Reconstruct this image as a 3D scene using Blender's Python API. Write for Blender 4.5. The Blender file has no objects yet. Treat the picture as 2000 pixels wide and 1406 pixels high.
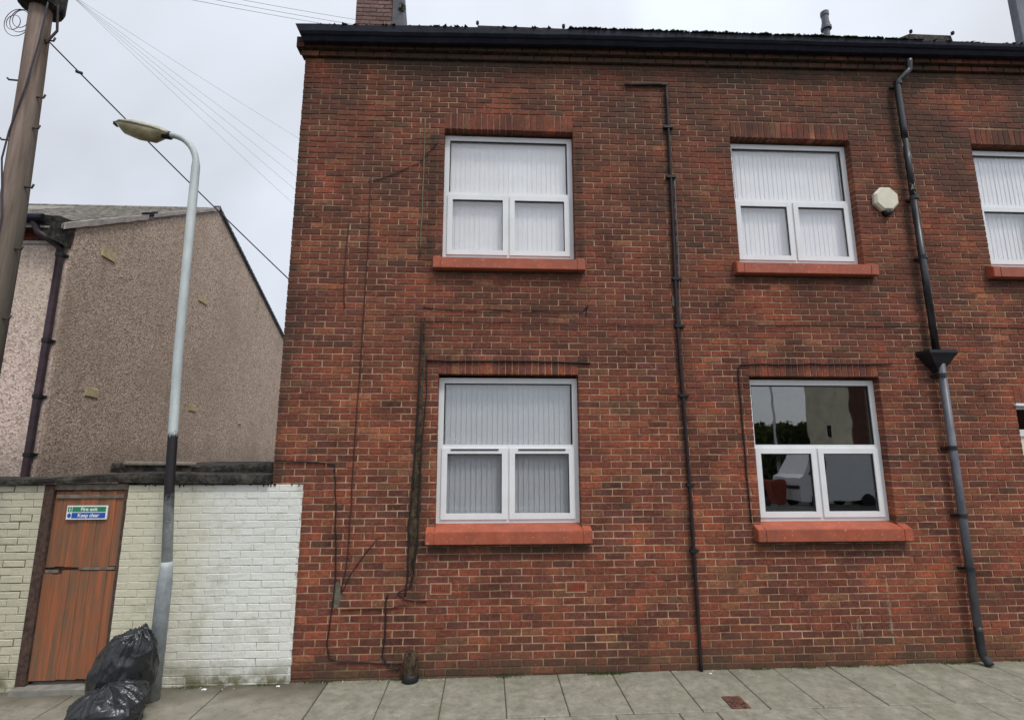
import bpy, bmesh, math, random
from mathutils import Vector, Matrix, noise
R = math.radians
S = bpy.context.scene
COL = S.collection
rng = random.Random(7)

# ------------------------------------------------------------------ camera
HC, D = 2.3, 5.8                      # camera height, distance of the brick facade
P, A = R(9.95), R(2.73)               # pitch up, yaw to the right
cam = bpy.data.objects.new('camera', bpy.data.cameras.new('camera'))
COL.objects.link(cam); S.camera = cam
cam.location = (0, 0, HC); cam.rotation_euler = (R(90) + P, 0, -A)
cam.data.lens = 18.0; cam.data.sensor_width = 36.0; cam.data.clip_end = 2000

# ------------------------------------------------------------------ world, sun, exposure
SUN_EL, SUN_AZ = R(58), R(33)         # high, behind the camera and a little to its right
w = bpy.data.worlds.new('World'); S.world = w; w.use_nodes = True
nt = w.node_tree; nt.nodes.clear(); L = nt.links
out = nt.nodes.new('ShaderNodeOutputWorld'); bg = nt.nodes.new('ShaderNodeBackground')
sky = nt.nodes.new('ShaderNodeTexSky'); sky.sky_type = 'NISHITA'; sky.sun_disc = False
sky.sun_elevation = SUN_EL; sky.sun_rotation = R(180) - SUN_AZ
tc = nt.nodes.new('ShaderNodeTexCoord')
ns = nt.nodes.new('ShaderNodeTexNoise'); ns.inputs['Scale'].default_value = 1.7; ns.inputs['Detail'].default_value = 4
ns.inputs['Distortion'].default_value = .3
cr = nt.nodes.new('ShaderNodeValToRGB')
cr.color_ramp.elements[0].position = .34; cr.color_ramp.elements[0].color = (4.9, 5.0, 5.3, 1)
cr.color_ramp.elements[1].position = .66; cr.color_ramp.elements[1].color = (7.0, 7.45, 8.2, 1)
sx = nt.nodes.new('ShaderNodeSeparateXYZ')
m1 = nt.nodes.new('ShaderNodeMath'); m1.operation = 'MULTIPLY_ADD'; m1.inputs[1].default_value = .42; m1.inputs[2].default_value = .88
m1.use_clamp = False
cl = nt.nodes.new('ShaderNodeMath'); cl.operation = 'MAXIMUM'; cl.inputs[1].default_value = 0
vm = nt.nodes.new('ShaderNodeVectorMath'); vm.operation = 'SCALE'
mx = nt.nodes.new('ShaderNodeMix'); mx.data_type = 'RGBA'; mx.inputs['Factor'].default_value = .88
L.new(tc.outputs['Generated'], ns.inputs['Vector']); L.new(ns.outputs['Fac'], cr.inputs['Fac'])
L.new(tc.outputs['Generated'], sx.inputs[0]); L.new(sx.outputs['Z'], cl.inputs[0]); L.new(cl.outputs[0], m1.inputs[0])
SUNV = (math.sin(SUN_AZ) * math.cos(SUN_EL), -math.cos(SUN_AZ) * math.cos(SUN_EL), math.sin(SUN_EL))
dt = nt.nodes.new('ShaderNodeVectorMath'); dt.operation = 'DOT_PRODUCT'; dt.inputs[1].default_value = SUNV
d0 = nt.nodes.new('ShaderNodeMath'); d0.operation = 'MAXIMUM'; d0.inputs[1].default_value = 0
d1 = nt.nodes.new('ShaderNodeMath'); d1.operation = 'POWER'; d1.inputs[1].default_value = 2
d2 = nt.nodes.new('ShaderNodeMath'); d2.operation = 'MULTIPLY_ADD'; d2.inputs[1].default_value = .85
L.new(tc.outputs['Generated'], dt.inputs[0]); L.new(dt.outputs['Value'], d0.inputs[0]); L.new(d0.outputs[0], d1.inputs[0]); L.new(d1.outputs[0], d2.inputs[0]); L.new(m1.outputs[0], d2.inputs[2])
L.new(cr.outputs['Color'], vm.inputs[0]); L.new(d2.outputs[0], vm.inputs['Scale'])
L.new(sky.outputs['Color'], mx.inputs['A']); L.new(vm.outputs['Vector'], mx.inputs['B'])
L.new(mx.outputs['Result'], bg.inputs['Color']); bg.inputs['Strength'].default_value = .1
L.new(bg.outputs['Background'], out.inputs['Surface'])
sun = bpy.data.objects.new('sun', bpy.data.lights.new('sun', 'SUN')); COL.objects.link(sun)
sun.data.energy = 1.5; sun.data.angle = R(12); sun.data.color = (1, .97, .92)
sd = Vector((math.sin(SUN_AZ) * math.cos(SUN_EL), -math.cos(SUN_AZ) * math.cos(SUN_EL), math.sin(SUN_EL)))
sun.rotation_euler = sd.to_track_quat('Z', 'Y').to_euler()
S.view_settings.view_transform = 'Standard'; S.view_settings.look = 'None'
S.view_settings.exposure = .26; S.view_settings.gamma = 1; S.view_settings.use_curve_mapping = False
S.cycles.max_bounces = 8; S.cycles.use_denoising = True

# ------------------------------------------------------------------ material helpers
class NB:
    def __init__(s, name, rough=.8, spec=.3, metal=0):
        s.m = bpy.data.materials.new(name); s.m.use_nodes = True
        s.t = s.m.node_tree; s.b = s.t.nodes['Principled BSDF']
        s.b.inputs['Roughness'].default_value = rough
        s.b.inputs['Specular IOR Level'].default_value = spec
        s.b.inputs['Metallic'].default_value = metal
        s._pos = None
    def n(s, t): return s.t.nodes.new(t)
    def ln(s, a, b): s.t.links.new(a, b)
    def pos(s):
        if s._pos is None: s._pos = s.n('ShaderNodeNewGeometry').outputs['Position']
        return s._pos
    def scaled(s, v):
        k = s.n('ShaderNodeVectorMath'); k.operation = 'MULTIPLY'; s.ln(s.pos(), k.inputs[0]); k.inputs[1].default_value = v
        return k.outputs[0]
    def noise(s, scale, detail=4, rough=.55, stretch=None, dist=0):
        k = s.n('ShaderNodeTexNoise'); k.inputs['Scale'].default_value = scale; k.inputs['Detail'].default_value = detail
        k.inputs['Roughness'].default_value = rough; k.inputs['Distortion'].default_value = dist
        s.ln(s.scaled(stretch) if stretch else s.pos(), k.inputs['Vector']); return k.outputs['Fac']
    def vor(s, scale, stretch=None, feature='F1'):
        k = s.n('ShaderNodeTexVoronoi'); k.inputs['Scale'].default_value = scale; k.feature = feature
        s.ln(s.scaled(stretch) if stretch else s.pos(), k.inputs['Vector']); return k
    def ramp(s, fac, *st):
        k = s.n('ShaderNodeValToRGB'); e = k.color_ramp.elements
        while len(e) < len(st): e.new(.5)
        for i, (p, c) in enumerate(st):
            e[i].position = p; e[i].color = (c, c, c, 1) if isinstance(c, (int, float)) else tuple(c) + (1,)
        s.ln(fac, k.inputs['Fac']); return k.outputs['Color']
    def mix(s, fac, a, b, mode='MIX'):
        k = s.n('ShaderNodeMix'); k.data_type = 'RGBA'; k.blend_type = mode
        for sock, v in (('Factor', fac), ('A', a), ('B', b)):
            if isinstance(v, (int, float)): k.inputs[sock].default_value = v
            elif isinstance(v, tuple): k.inputs[sock].default_value = v + (1,) if len(v) == 3 else v
            else: s.ln(v, k.inputs[sock])
        return k.outputs['Result']
    def math(s, op, a, b=None, clamp=False):
        k = s.n('ShaderNodeMath'); k.operation = op; k.use_clamp = clamp
        for i, v in enumerate((a, b)):
            if v is None: continue
            if isinstance(v, (int, float)): k.inputs[i].default_value = v
            else: s.ln(v, k.inputs[i])
        return k.outputs[0]
    def axis(s, ax):
        k = s.n('ShaderNodeSeparateXYZ'); s.ln(s.pos(), k.inputs[0]); return k.outputs[ax]
    def rng(s, v, a, b, c=0., d=1.):
        k = s.n('ShaderNodeMapRange'); s.ln(v, k.inputs['Value'])
        for nme, x in (('From Min', a), ('From Max', b), ('To Min', c), ('To Max', d)): k.inputs[nme].default_value = x
        return k.outputs[0]
    def attr(s, name):
        k = s.n('ShaderNodeAttribute'); k.attribute_name = name; return k.outputs['Color']
    def objrand(s): return s.n('ShaderNodeObjectInfo').outputs['Random']
    def bump(s, h, strength=.5, dist=.01):
        k = s.n('ShaderNodeBump'); k.inputs['Strength'].default_value = strength; k.inputs['Distance'].default_value = dist
        s.ln(h, k.inputs['Height']); s.ln(k.outputs[0], s.b.inputs['Normal'])
    def color(s, c):
        if isinstance(c, tuple): s.b.inputs['Base Color'].default_value = c + (1,)
        else: s.ln(c, s.b.inputs['Base Color'])
        return s.m
    def rough(s, r): s.ln(r, s.b.inputs['Roughness'])

def simple(name, c, rough=.6, spec=.3, metal=0, var=.15, scale=12, bump=0):
    k = NB(name, rough, spec, metal)
    f = k.noise(scale, 5)
    k.color(k.mix(k.ramp(f, (.3, 0), (.7, 1)), tuple(x * (1 - var) for x in c), tuple(min(1, x * (1 + var)) for x in c)))
    if bump: k.bump(k.noise(scale * 6, 4), bump, .004)
    return k.m

M = {}
def wall_darkening(k, c, amt, col):
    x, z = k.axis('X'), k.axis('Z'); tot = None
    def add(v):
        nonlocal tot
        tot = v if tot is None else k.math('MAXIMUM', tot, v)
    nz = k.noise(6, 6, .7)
    for x0, x1, zt, dp in ((-.66, 1.16, 1.29, .17), (2.96, 4.74, 1.29, .15), (-.66, 1.15, 4.40, .16), (2.95, 4.75, 4.40, .14), (6.15, 8, 4.40, .14)):   # dark uneven band directly below each sill
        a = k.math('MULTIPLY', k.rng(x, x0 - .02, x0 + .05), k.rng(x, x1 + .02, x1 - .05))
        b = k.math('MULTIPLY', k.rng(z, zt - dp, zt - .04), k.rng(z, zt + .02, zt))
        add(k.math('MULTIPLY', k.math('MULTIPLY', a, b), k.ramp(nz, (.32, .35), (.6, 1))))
    for x0, wd, z0, z1 in ((-2.33, .22, .0, 7.4), (-.76, .17, .6, 3.9), (5.27, .13, 3.0, 7.2), (2.24, .09, .3, 6.9), (-.70, .12, 4.4, 6.3), (1.10, .08, 4.4, 6.2)):  # soot along corner and window sides, dark bands along pipes
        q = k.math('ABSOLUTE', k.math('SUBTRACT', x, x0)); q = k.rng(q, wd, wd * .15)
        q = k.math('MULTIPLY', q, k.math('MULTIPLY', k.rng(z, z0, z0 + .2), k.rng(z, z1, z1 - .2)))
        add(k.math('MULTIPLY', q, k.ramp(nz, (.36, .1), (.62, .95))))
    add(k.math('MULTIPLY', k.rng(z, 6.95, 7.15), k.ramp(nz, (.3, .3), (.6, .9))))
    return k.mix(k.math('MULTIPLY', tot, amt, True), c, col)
# brick: each brick's own colour comes from its mesh (attribute bc); soot, damp and grain lie over it
k = NB('brick_clay', .9, .18)
c = k.attr('bc')
big = k.ramp(k.noise(1.9, 5, .6), (.34, (.52, .55, .58)), (.50, (.92, .93, .93)), (.68, (1.38, 1.20, .98))); c = k.mix(1., c, big, 'MULTIPLY')
g = k.noise(34, 8, .8); c = k.mix(.95, c, k.ramp(g, (.30, .25), (.5, .95), (.70, 1.8)), 'MULTIPLY')
g2 = k.noise(13, 6, .7); c = k.mix(k.ramp(g2, (.48, 0), (.68, .65)), c, (.10, .068, .042))
g3 = k.noise(17, 6, .75, None, .5); c = k.mix(k.ramp(g3, (.58, 0), (.74, .65)), c, (.38, .19, .115))
soot = k.mix(1., k.ramp(k.noise(.9, 6, .7), (.32, 0), (.60, 1)), k.rng(k.axis('Z'), 3.0, 6.4, .30, 1.15), 'MULTIPLY')
c = k.mix(k.math('MULTIPLY', soot, .74, True), c, (.062, .043, .034))
dmp = k.mix(1., k.rng(k.axis('Z'), .40, .02, 0, 1), k.ramp(k.noise(2.4, 5), (.3, .25), (.65, 1)), 'MULTIPLY')
c = k.mix(k.math('MULTIPLY', dmp, .8, True), c, (.055, .050, .032))
wh = k.ramp(k.noise(5, 7, .75), (.66, 0), (.8, .5)); c = k.mix(wh, c, (.36, .29, .22))
c = wall_darkening(k, c, .8, (.045, .036, .026))
k.bump(k.math('ADD', k.noise(85, 5, .7), k.noise(20, 3)), .6, .006)
M['brick'] = k.color(c)
# mortar
k = NB('mortar', .95, .1)
c = k.ramp(k.noise(7, 6, .7), (.3, (.16, .085, .052)), (.40, (.38, .215, .125)), (.56, (.56, .36, .22)), (.76, (.70, .50, .34)))
soot = k.mix(1., k.ramp(k.noise(1.1, 6, .65), (.33, 0), (.62, 1)), k.rng(k.axis('Z'), 2.0, 6.6, .35, 1.15), 'MULTIPLY')
c = k.mix(k.math('MULTIPLY', soot, .72, True), c, (.09, .055, .037))
c = k.mix(k.ramp(k.noise(2.7, 5, .65), (.50, 0), (.70, .8)), c, (.15, .07, .042))
dmp = k.rng(k.axis('Z'), .25, .0, 0, 1); c = k.mix(k.math('MULTIPLY', dmp, .85, True), c, (.055, .05, .035))
c = wall_darkening(k, c, .85, (.06, .048, .034))
k.bump(k.noise(120, 4), .5, .004)
M['mortar'] = k.color(c)
M['interior'] = simple('interior_plaster', (.22, .21, .19), .9)
# window plastic
k = NB('white_upvc', .35, .45)
d = k.ramp(k.noise(3, 6, .7), (.45, 0), (.75, .3)); k.m.name = 'white_upvc'
M['upvc'] = k.color(k.mix(d, (.76, .77, .77), (.48, .50, .46)))
M['trim'] = simple('grey_white_trim', (.55, .55, .52), .6, var=.12)
k = NB('blind_fabric', .9, .1)
M['blind'] = k.color(k.mix(k.ramp(k.noise(4, 3), (.3, 0), (.7, 1)), (.88, .87, .86), (.81, .81, .81)))
# glass
def glass(name, refl, tint, wav=.05):
    m = bpy.data.materials.new(name); m.use_nodes = True; t = m.node_tree; t.nodes.clear()
    o = t.nodes.new('ShaderNodeOutputMaterial'); mixn = t.nodes.new('ShaderNodeMixShader')
    tr = t.nodes.new('ShaderNodeBsdfTransparent'); gl = t.nodes.new('ShaderNodeBsdfGlossy')
    tr.inputs['Color'].default_value = tint + (1,); gl.inputs['Roughness'].default_value = .01
    lw = t.nodes.new('ShaderNodeLayerWeight'); lw.inputs['Blend'].default_value = .5
    fr = t.nodes.new('ShaderNodeMath'); fr.operation = 'POWER'; fr.inputs[1].default_value = 5; t.links.new(lw.outputs['Facing'], fr.inputs[0])
    ad = t.nodes.new('ShaderNodeMath'); ad.operation = 'ADD'; ad.inputs[1].default_value = refl; ad.use_clamp = True
    nz = t.nodes.new('ShaderNodeTexNoise'); nz.inputs['Scale'].default_value = 1.6; nz.inputs['Detail'].default_value = 2
    ge = t.nodes.new('ShaderNodeNewGeometry'); bu = t.nodes.new('ShaderNodeBump')
    bu.inputs['Strength'].default_value = wav; bu.inputs['Distance'].default_value = .05
    q = t.links.new
    q(ge.outputs['Position'], nz.inputs['Vector']); q(nz.outputs['Fac'], bu.inputs['Height']); q(bu.outputs[0], gl.inputs['Normal'])
    q(fr.outputs[0], ad.inputs[0]); q(ad.outputs[0], mixn.inputs[0]); q(tr.outputs[0], mixn.inputs[1]); q(gl.outputs[0], mixn.inputs[2])
    q(mixn.outputs[0], o.inputs['Surface']); return m
M['glass'] = glass('window_glass', .11, (.98, .98, .98), .02)
M['glass_dark'] = glass('dark_window_glass', .22, (.80, .83, .83), .035)
M['glass_low'] = glass('window_glass_tinted', .125, (.86, .87, .88), .012)
# red sill paint
k = NB('red_sill_paint', .55, .35)
c = k.mix(k.ramp(k.noise(6, 6, .7), (.35, 0), (.7, 1)), (.34, .078, .038), (.45, .112, .058))
c = k.mix(k.ramp(k.noise(38, 5, .7), (.63, 0), (.66, .85)), c, (.55, .42, .35))
c = k.mix(k.ramp(k.noise(2.2, 5, .7), (.46, 0), (.72, .6)), c, (.17, .07, .045)); c = k.mix(k.ramp(k.noise(16, 6, .8), (.5, 0), (.7, .4)), c, (.12, .07, .05)); k.bump(k.noise(45, 4), .3, .004)
M['sill'] = k.color(c)
# gutter / roof edge
k = NB('old_gutter', .7, .2)
c = k.mix(k.ramp(k.noise(5, 6, .7), (.4, 0), (.75, 1)), (.008, .009, .018), (.022, .024, .034))
k.bump(k.noise(25, 5), .5, .01); M['gutter'] = k.color(c)
k = NB('dark_moss', 1, .05)
M['moss'] = k.color(k.mix(k.noise(30, 4), (.012, .018, .008), (.05, .06, .022)))
k = NB('verge_moss', 1, .05)
M['weed'] = k.color(k.mix(k.noise(25, 4), (.06, .085, .025), (.13, .16, .05)))
M['slate'] = simple('roof_slate', (.10, .10, .11), .75, var=.35, scale=5, bump=.4)
k = NB('weathered_roof_tile', .9, .15)
c = k.mix(k.ramp(k.noise(8, 6, .7), (.35, 0), (.65, 1)), (.14, .13, .105), (.34, .31, .28)); k.bump(k.noise(40, 4), .6, .01)
M['oldtile'] = k.color(c)
M['lead'] = simple('pale_flashing', (.38, .34, .31), .8, var=.25, scale=9, bump=.4)
# black pipes
k = NB('black_pipe_paint', .38, .5)
c = k.mix(k.ramp(k.noise(4, 5, .7), (.4, 0), (.75, 1)), (.012, .012, .014), (.05, .05, .058)); M['pipe'] = k.color(c)
k = NB('flaking_pipe_paint', .5, .4)
c = k.mix(k.ramp(k.noise(7, 5, .7, (1, 1, .5)), (.56, 0), (.60, 1)), (.016, .016, .018), (.60, .60, .55)); M['pipe_flake'] = k.color(c)
k = NB('grey_plastic_pipe', .4, .4)
c = k.mix(k.ramp(k.noise(6, 5, .7, (1, 1, .4)), (.35, 0), (.7, 1)), (.075, .078, .095), (.17, .175, .20)); M['pipe_grey'] = k.color(c)
M['cable'] = simple('black_cable', (.022, .014, .016), .6, var=.3)
M['cable_brown'] = simple('brown_cable', (.05, .022, .018), .7, var=.3)
M['cable_grey'] = simple('grey_green_cable', (.14, .14, .095), .7, var=.3)
M['wire'] = simple('overhead_wire', (.05, .045, .06), .7)
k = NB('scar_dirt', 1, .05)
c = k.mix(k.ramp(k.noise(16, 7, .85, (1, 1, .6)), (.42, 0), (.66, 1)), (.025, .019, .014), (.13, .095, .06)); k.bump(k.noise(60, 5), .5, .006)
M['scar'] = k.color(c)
M['cement'] = simple('grey_cement', (.13, .115, .085), .95, var=.35, scale=18, bump=.6)
M['cream'] = simple('cream_plastic', (.68, .64, .50), .5, var=.1)
M['black'] = simple('black_plastic', (.015, .015, .017), .5)
M['terra'] = simple('terracotta', (.24, .055, .028), .8, var=.25, scale=20)
M['rim'] = simple('pale_pointing', (.34, .22, .15), .9, var=.3, scale=30)
M['dark'] = simple('dark_void', (.01, .008, .008), .9)
# painted yard wall
k = NB('painted_brick', .75, .25)
pat = k.rng(k.math('ADD', k.axis('X'), k.math('MULTIPLY', k.noise(1.5, 4), .9)), -3.1, -2.2)
c = k.mix(pat, (.60, .57, .43), (.70, .70, .64))
lf = k.rng(k.axis('X'), -4.4, -4.7, 0, .55); c = k.mix(lf, c, (.50, .46, .35))
c = k.mix(k.ramp(k.noise(3.5, 7, .75), (.52, 0), (.74, .7)), c, (.40, .40, .27))
c = k.mix(k.ramp(k.noise(26, 6, .75), (.64, 0), (.70, .85)), c, (.16, .12, .085))
bt = k.mix(1., k.rng(k.axis('Z'), .22, .0, 0, 1), k.ramp(k.noise(7, 5), (.35, .1), (.6, 1)), 'MULTIPLY'); c = k.mix(bt, c, (.16, .15, .085))
k.bump(k.math('ADD', k.noise(40, 5, .7), k.noise(9, 3)), .6, .012)
M['paintbrick'] = k.color(c)
k = NB('painted_joint', .9, .1)
pat = k.rng(k.math('ADD', k.axis('X'), k.math('MULTIPLY', k.noise(1.5, 4), .9)), -3.5, -2.2)
c = k.mix(pat, (.42, .39, .26), (.66, .65, .60))
c = k.mix(k.ramp(k.noise(11, 6, .75), (.50, 0), (.64, .9)), c, (.12, .10, .07))
lf = k.rng(k.axis('X'), -4.4, -4.7, 0, .7); c = k.mix(lf, c, (.10, .075, .05))
M['paintjoint'] = k.color(c)
# door
k = NB('worn_brown_door', .75, .2)
c = k.mix(k.ramp(k.noise(16, 6, .7, (1, 1, .06)), (.36, 0), (.66, 1)), (.17, .10, .06), (.40, .125, .055))
c = k.mix(k.ramp(k.noise(34, 6, .75, (1, 1, .05)), (.44, 0), (.62, .85)), c, (.14, .105, .07))
c = k.mix(k.ramp(k.noise(2, 4, .6), (.5, 0), (.72, .55)), c, (.34, .10, .04)); k.bump(k.noise(40, 5, .7, (1, 1, .06)), .6, .006)
M['door'] = k.color(c)
M['doorframe'] = simple('dark_door_frame', (.075, .045, .035), .85, var=.5, scale=20, bump=.5)
M['greywood'] = simple('weathered_grey_timber', (.17, .14, .11), .9, var=.4, scale=14, bump=.5)
k = NB('bitumen_felt', .85, .2)
c = k.mix(k.ramp(k.noise(9, 6, .7), (.45, 0), (.72, 1)), (.022, .020, .017), (.11, .10, .08)); k.bump(k.noise(30, 5), .8, .02)
M['felt'] = k.color(c)
# pebbledash
def dash(name, c0, c1, c2):
    k = NB(name, .95, .12)
    v = k.vor(38).outputs['Color']; s_ = k.n('ShaderNodeSeparateColor'); k.ln(v, s_.inputs[0])
    c = k.mix(k.ramp(s_.outputs[0], (.1, 0), (.9, 1)), c0, c1)
    c = k.mix(k.ramp(s_.outputs[1], (.80, 0), (.92, .6)), c, tuple(x * .4 for x in c0))
    c = k.mix(k.ramp(s_.outputs[2], (.86, 0), (.93, .45)), c, (.78, .70, .60))
    st = k.ramp(k.noise(.9, 6, .65, (1, .7, .6)), (.44, 0), (.66, .5)); c = k.mix(st, c, c2)
    c = k.mix(k.ramp(k.noise(2.3, 6, .7, (1, 1, .35)), (.56, 0), (.72, .4)), c, tuple(x * .55 for x in c0))
    dk = k.math('MULTIPLY', k.rng(k.math('ADD', k.axis('Z'), k.math('MULTIPLY', k.noise(1.2, 5, .7), 1.4)), 3.3, 2.5), .5); c = k.mix(dk, c, (.13, .11, .09))
    k.bump(k.vor(38).outputs['Distance'], .5, .012); return k.color(c)
M['dash'] = dash('pebbledash_brown', (.35, .255, .195), (.60, .465, .37), (.34, .265, .19))
M['dash_pink'] = dash('pebbledash_pink', (.46, .335, .28), (.74, .58, .50), (.50, .41, .31))
M['redband'] = simple('red_brick_band', (.25, .05, .03), .9, var=.5, scale=14, bump=.5)
M['patch'] = simple('yellow_patch', (.46, .38, .22), .9, var=.2)
M['purplepipe'] = simple('dark_purple_pipe', (.045, .028, .035), .5, var=.4, scale=6)
# lamp
k = NB('galvanised_grey', .5, .4)
z = k.axis('Z')
c = k.mix(k.ramp(k.noise(5, 5, .7, (1, 1, .3)), (.35, 0), (.7, 1)), (.42, .46, .46), (.60, .63, .61))
drk = k.mix(1., k.rng(k.math('ADD', z, k.math('MULTIPLY', k.noise(9, 4, .7, (1, 1, .6)), .5)), 2.78, 2.70), k.rng(k.math('ADD', z, k.math('MULTIPLY', k.noise(11, 6, .8, (1, 1, .5)), .9)), 1.60, 2.35), 'MULTIPLY')
c = k.mix(drk, c, (.016, .014, .015))
low = k.math('MULTIPLY', k.rng(z, 1.25, 1.05, 0, .8), k.ramp(k.noise(10, 6, .75), (.35, .55), (.6, 1))); c = k.mix(low, c, (.15, .165, .18))
k.bump(k.noise(40, 4), .2, .004); M['galv'] = k.color(c)
M['lantern'] = simple('lantern_housing', (.42, .41, .33), .6, var=.3, scale=10)
k = NB('lantern_bowl', .25, .5); M['bowl'] = k.color(k.mix(k.noise(14, 5), (.20, .16, .07), (.50, .45, .28)))
# utility pole
k = NB('utility_pole_wood', .9, .15)
c = k.mix(k.ramp(k.noise(18, 6, .7, (1, 1, .05)), (.35, 0), (.65, 1)), (.12, .085, .065), (.29, .22, .18))
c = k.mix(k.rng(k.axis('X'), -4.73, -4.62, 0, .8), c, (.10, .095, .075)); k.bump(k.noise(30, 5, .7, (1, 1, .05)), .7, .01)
M['polewood'] = k.color(c)
M['iron'] = simple('rusty_iron', (.07, .055, .045), .7, var=.4, metal=0)
k = NB('bin_bag_plastic', .27, .5)
k.bump(k.math('ADD', k.noise(16, 2, .5, (1, 1, .35), 1.2), k.math('MULTIPLY', k.noise(45, 2, .5, (1, 1, .4), .6), .25)), .4, .02)
M['bag'] = k.color(k.mix(k.noise(3), (.010, .011, .013), (.022, .024, .027)))
# ground
k = NB('paving_slab', .9, .2)
c = k.mix(k.ramp(k.noise(4, 7, .7), (.3, 0), (.7, 1)), (.225, .215, .165), (.40, .375, .30))
c = k.mix(k.math('MULTIPLY', k.objrand(), .25), c, (.29, .265, .22))
c = k.mix(k.ramp(k.noise(1.4, 6, .7), (.45, 0), (.75, .5)), c, (.19, .205, .125))
c = k.mix(k.ramp(k.noise(90, 4, .8), (.62, 0), (.72, .5)), c, (.40, .38, .31))
c = k.mix(k.ramp(k.noise(70, 4, .8), (.62, 0), (.72, .6)), c, (.09, .09, .06))
wet = k.mix(1., k.rng(k.axis('Y'), 5.55, 5.8, 0, 1), k.ramp(k.noise(6, 5), (.3, 0), (.65, 1)), 'MULTIPLY'); c = k.mix(k.math('MULTIPLY', wet, .55), c, (.11, .12, .05))
c = k.mix(k.ramp(k.noise(11, 7, .8), (.40, 0), (.66, .7)), c, (.135, .13, .095)); c = k.mix(k.ramp(k.noise(5, 7, .8, None, 1.), (.56, 0), (.70, .5)), c, (.42, .40, .33))
c = k.mix(k.ramp(k.vor(7).outputs['Distance'], (.05, .75), (.09, 0)), c, (.12, .115, .09))
k.bump(k.noise(60, 6, .7), .6, .008); M['slab'] = k.color(c)
k = NB('old_concrete', .9, .2)
c = k.mix(k.ramp(k.noise(3, 7, .7), (.3, 0), (.7, 1)), (.22, .205, .155), (.37, .345, .28))
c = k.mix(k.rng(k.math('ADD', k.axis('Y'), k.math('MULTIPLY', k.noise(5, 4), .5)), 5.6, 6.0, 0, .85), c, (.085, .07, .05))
c = k.mix(k.ramp(k.noise(12, 7, .8), (.42, 0), (.66, .7)), c, (.12, .11, .08))
k.bump(k.noise(50, 6, .7), .6, .008); M['concrete'] = k.color(c)
M['joint'] = simple('joint_dirt', (.13, .125, .085), 1, var=.4, scale=20)
k = NB('asphalt', .9, .25); c = k.mix(k.noise(120, 4, .8), (.03, .03, .03), (.09, .09, .088)); k.bump(k.noise(150, 3), .5, .006); M['asphalt'] = k.color(c)
M['kerb'] = simple('kerb_stone', (.24, .23, .20), .9, var=.2, bump=.4)
k = NB('rusty_cover', .8, .3); M['rust'] = k.color(k.mix(k.ramp(k.noise(35, 5, .7), (.4, 0), (.6, 1)), (.045, .035, .025), (.22, .085, .055)))
M['white'] = simple('white_print', (.80, .80, .78), .5, var=.04)
M['green'] = simple('green_print', (.03, .22, .11), .5, var=.1)
M['blue'] = simple('blue_print', (.02, .10, .42), .5, var=.1)
M['van'] = simple('white_van_paint', (.75, .76, .78), .3, .5, var=.04)
M['tyre'] = simple('tyre_rubber', (.02, .02, .02), .9)
M['beige'] = simple('beige_render', (.62, .56, .42), .95, var=.2, scale=2)
M['redbrick_far'] = simple('red_brick_far', (.13, .06, .045), .95, var=.35, scale=6)
M['debris'] = simple('pale_grit', (.36, .34, .28), .9, var=.3, scale=60)
M['leaf'] = simple('litter_leaf', (.30, .17, .07), .8, var=.4, scale=50)

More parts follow.
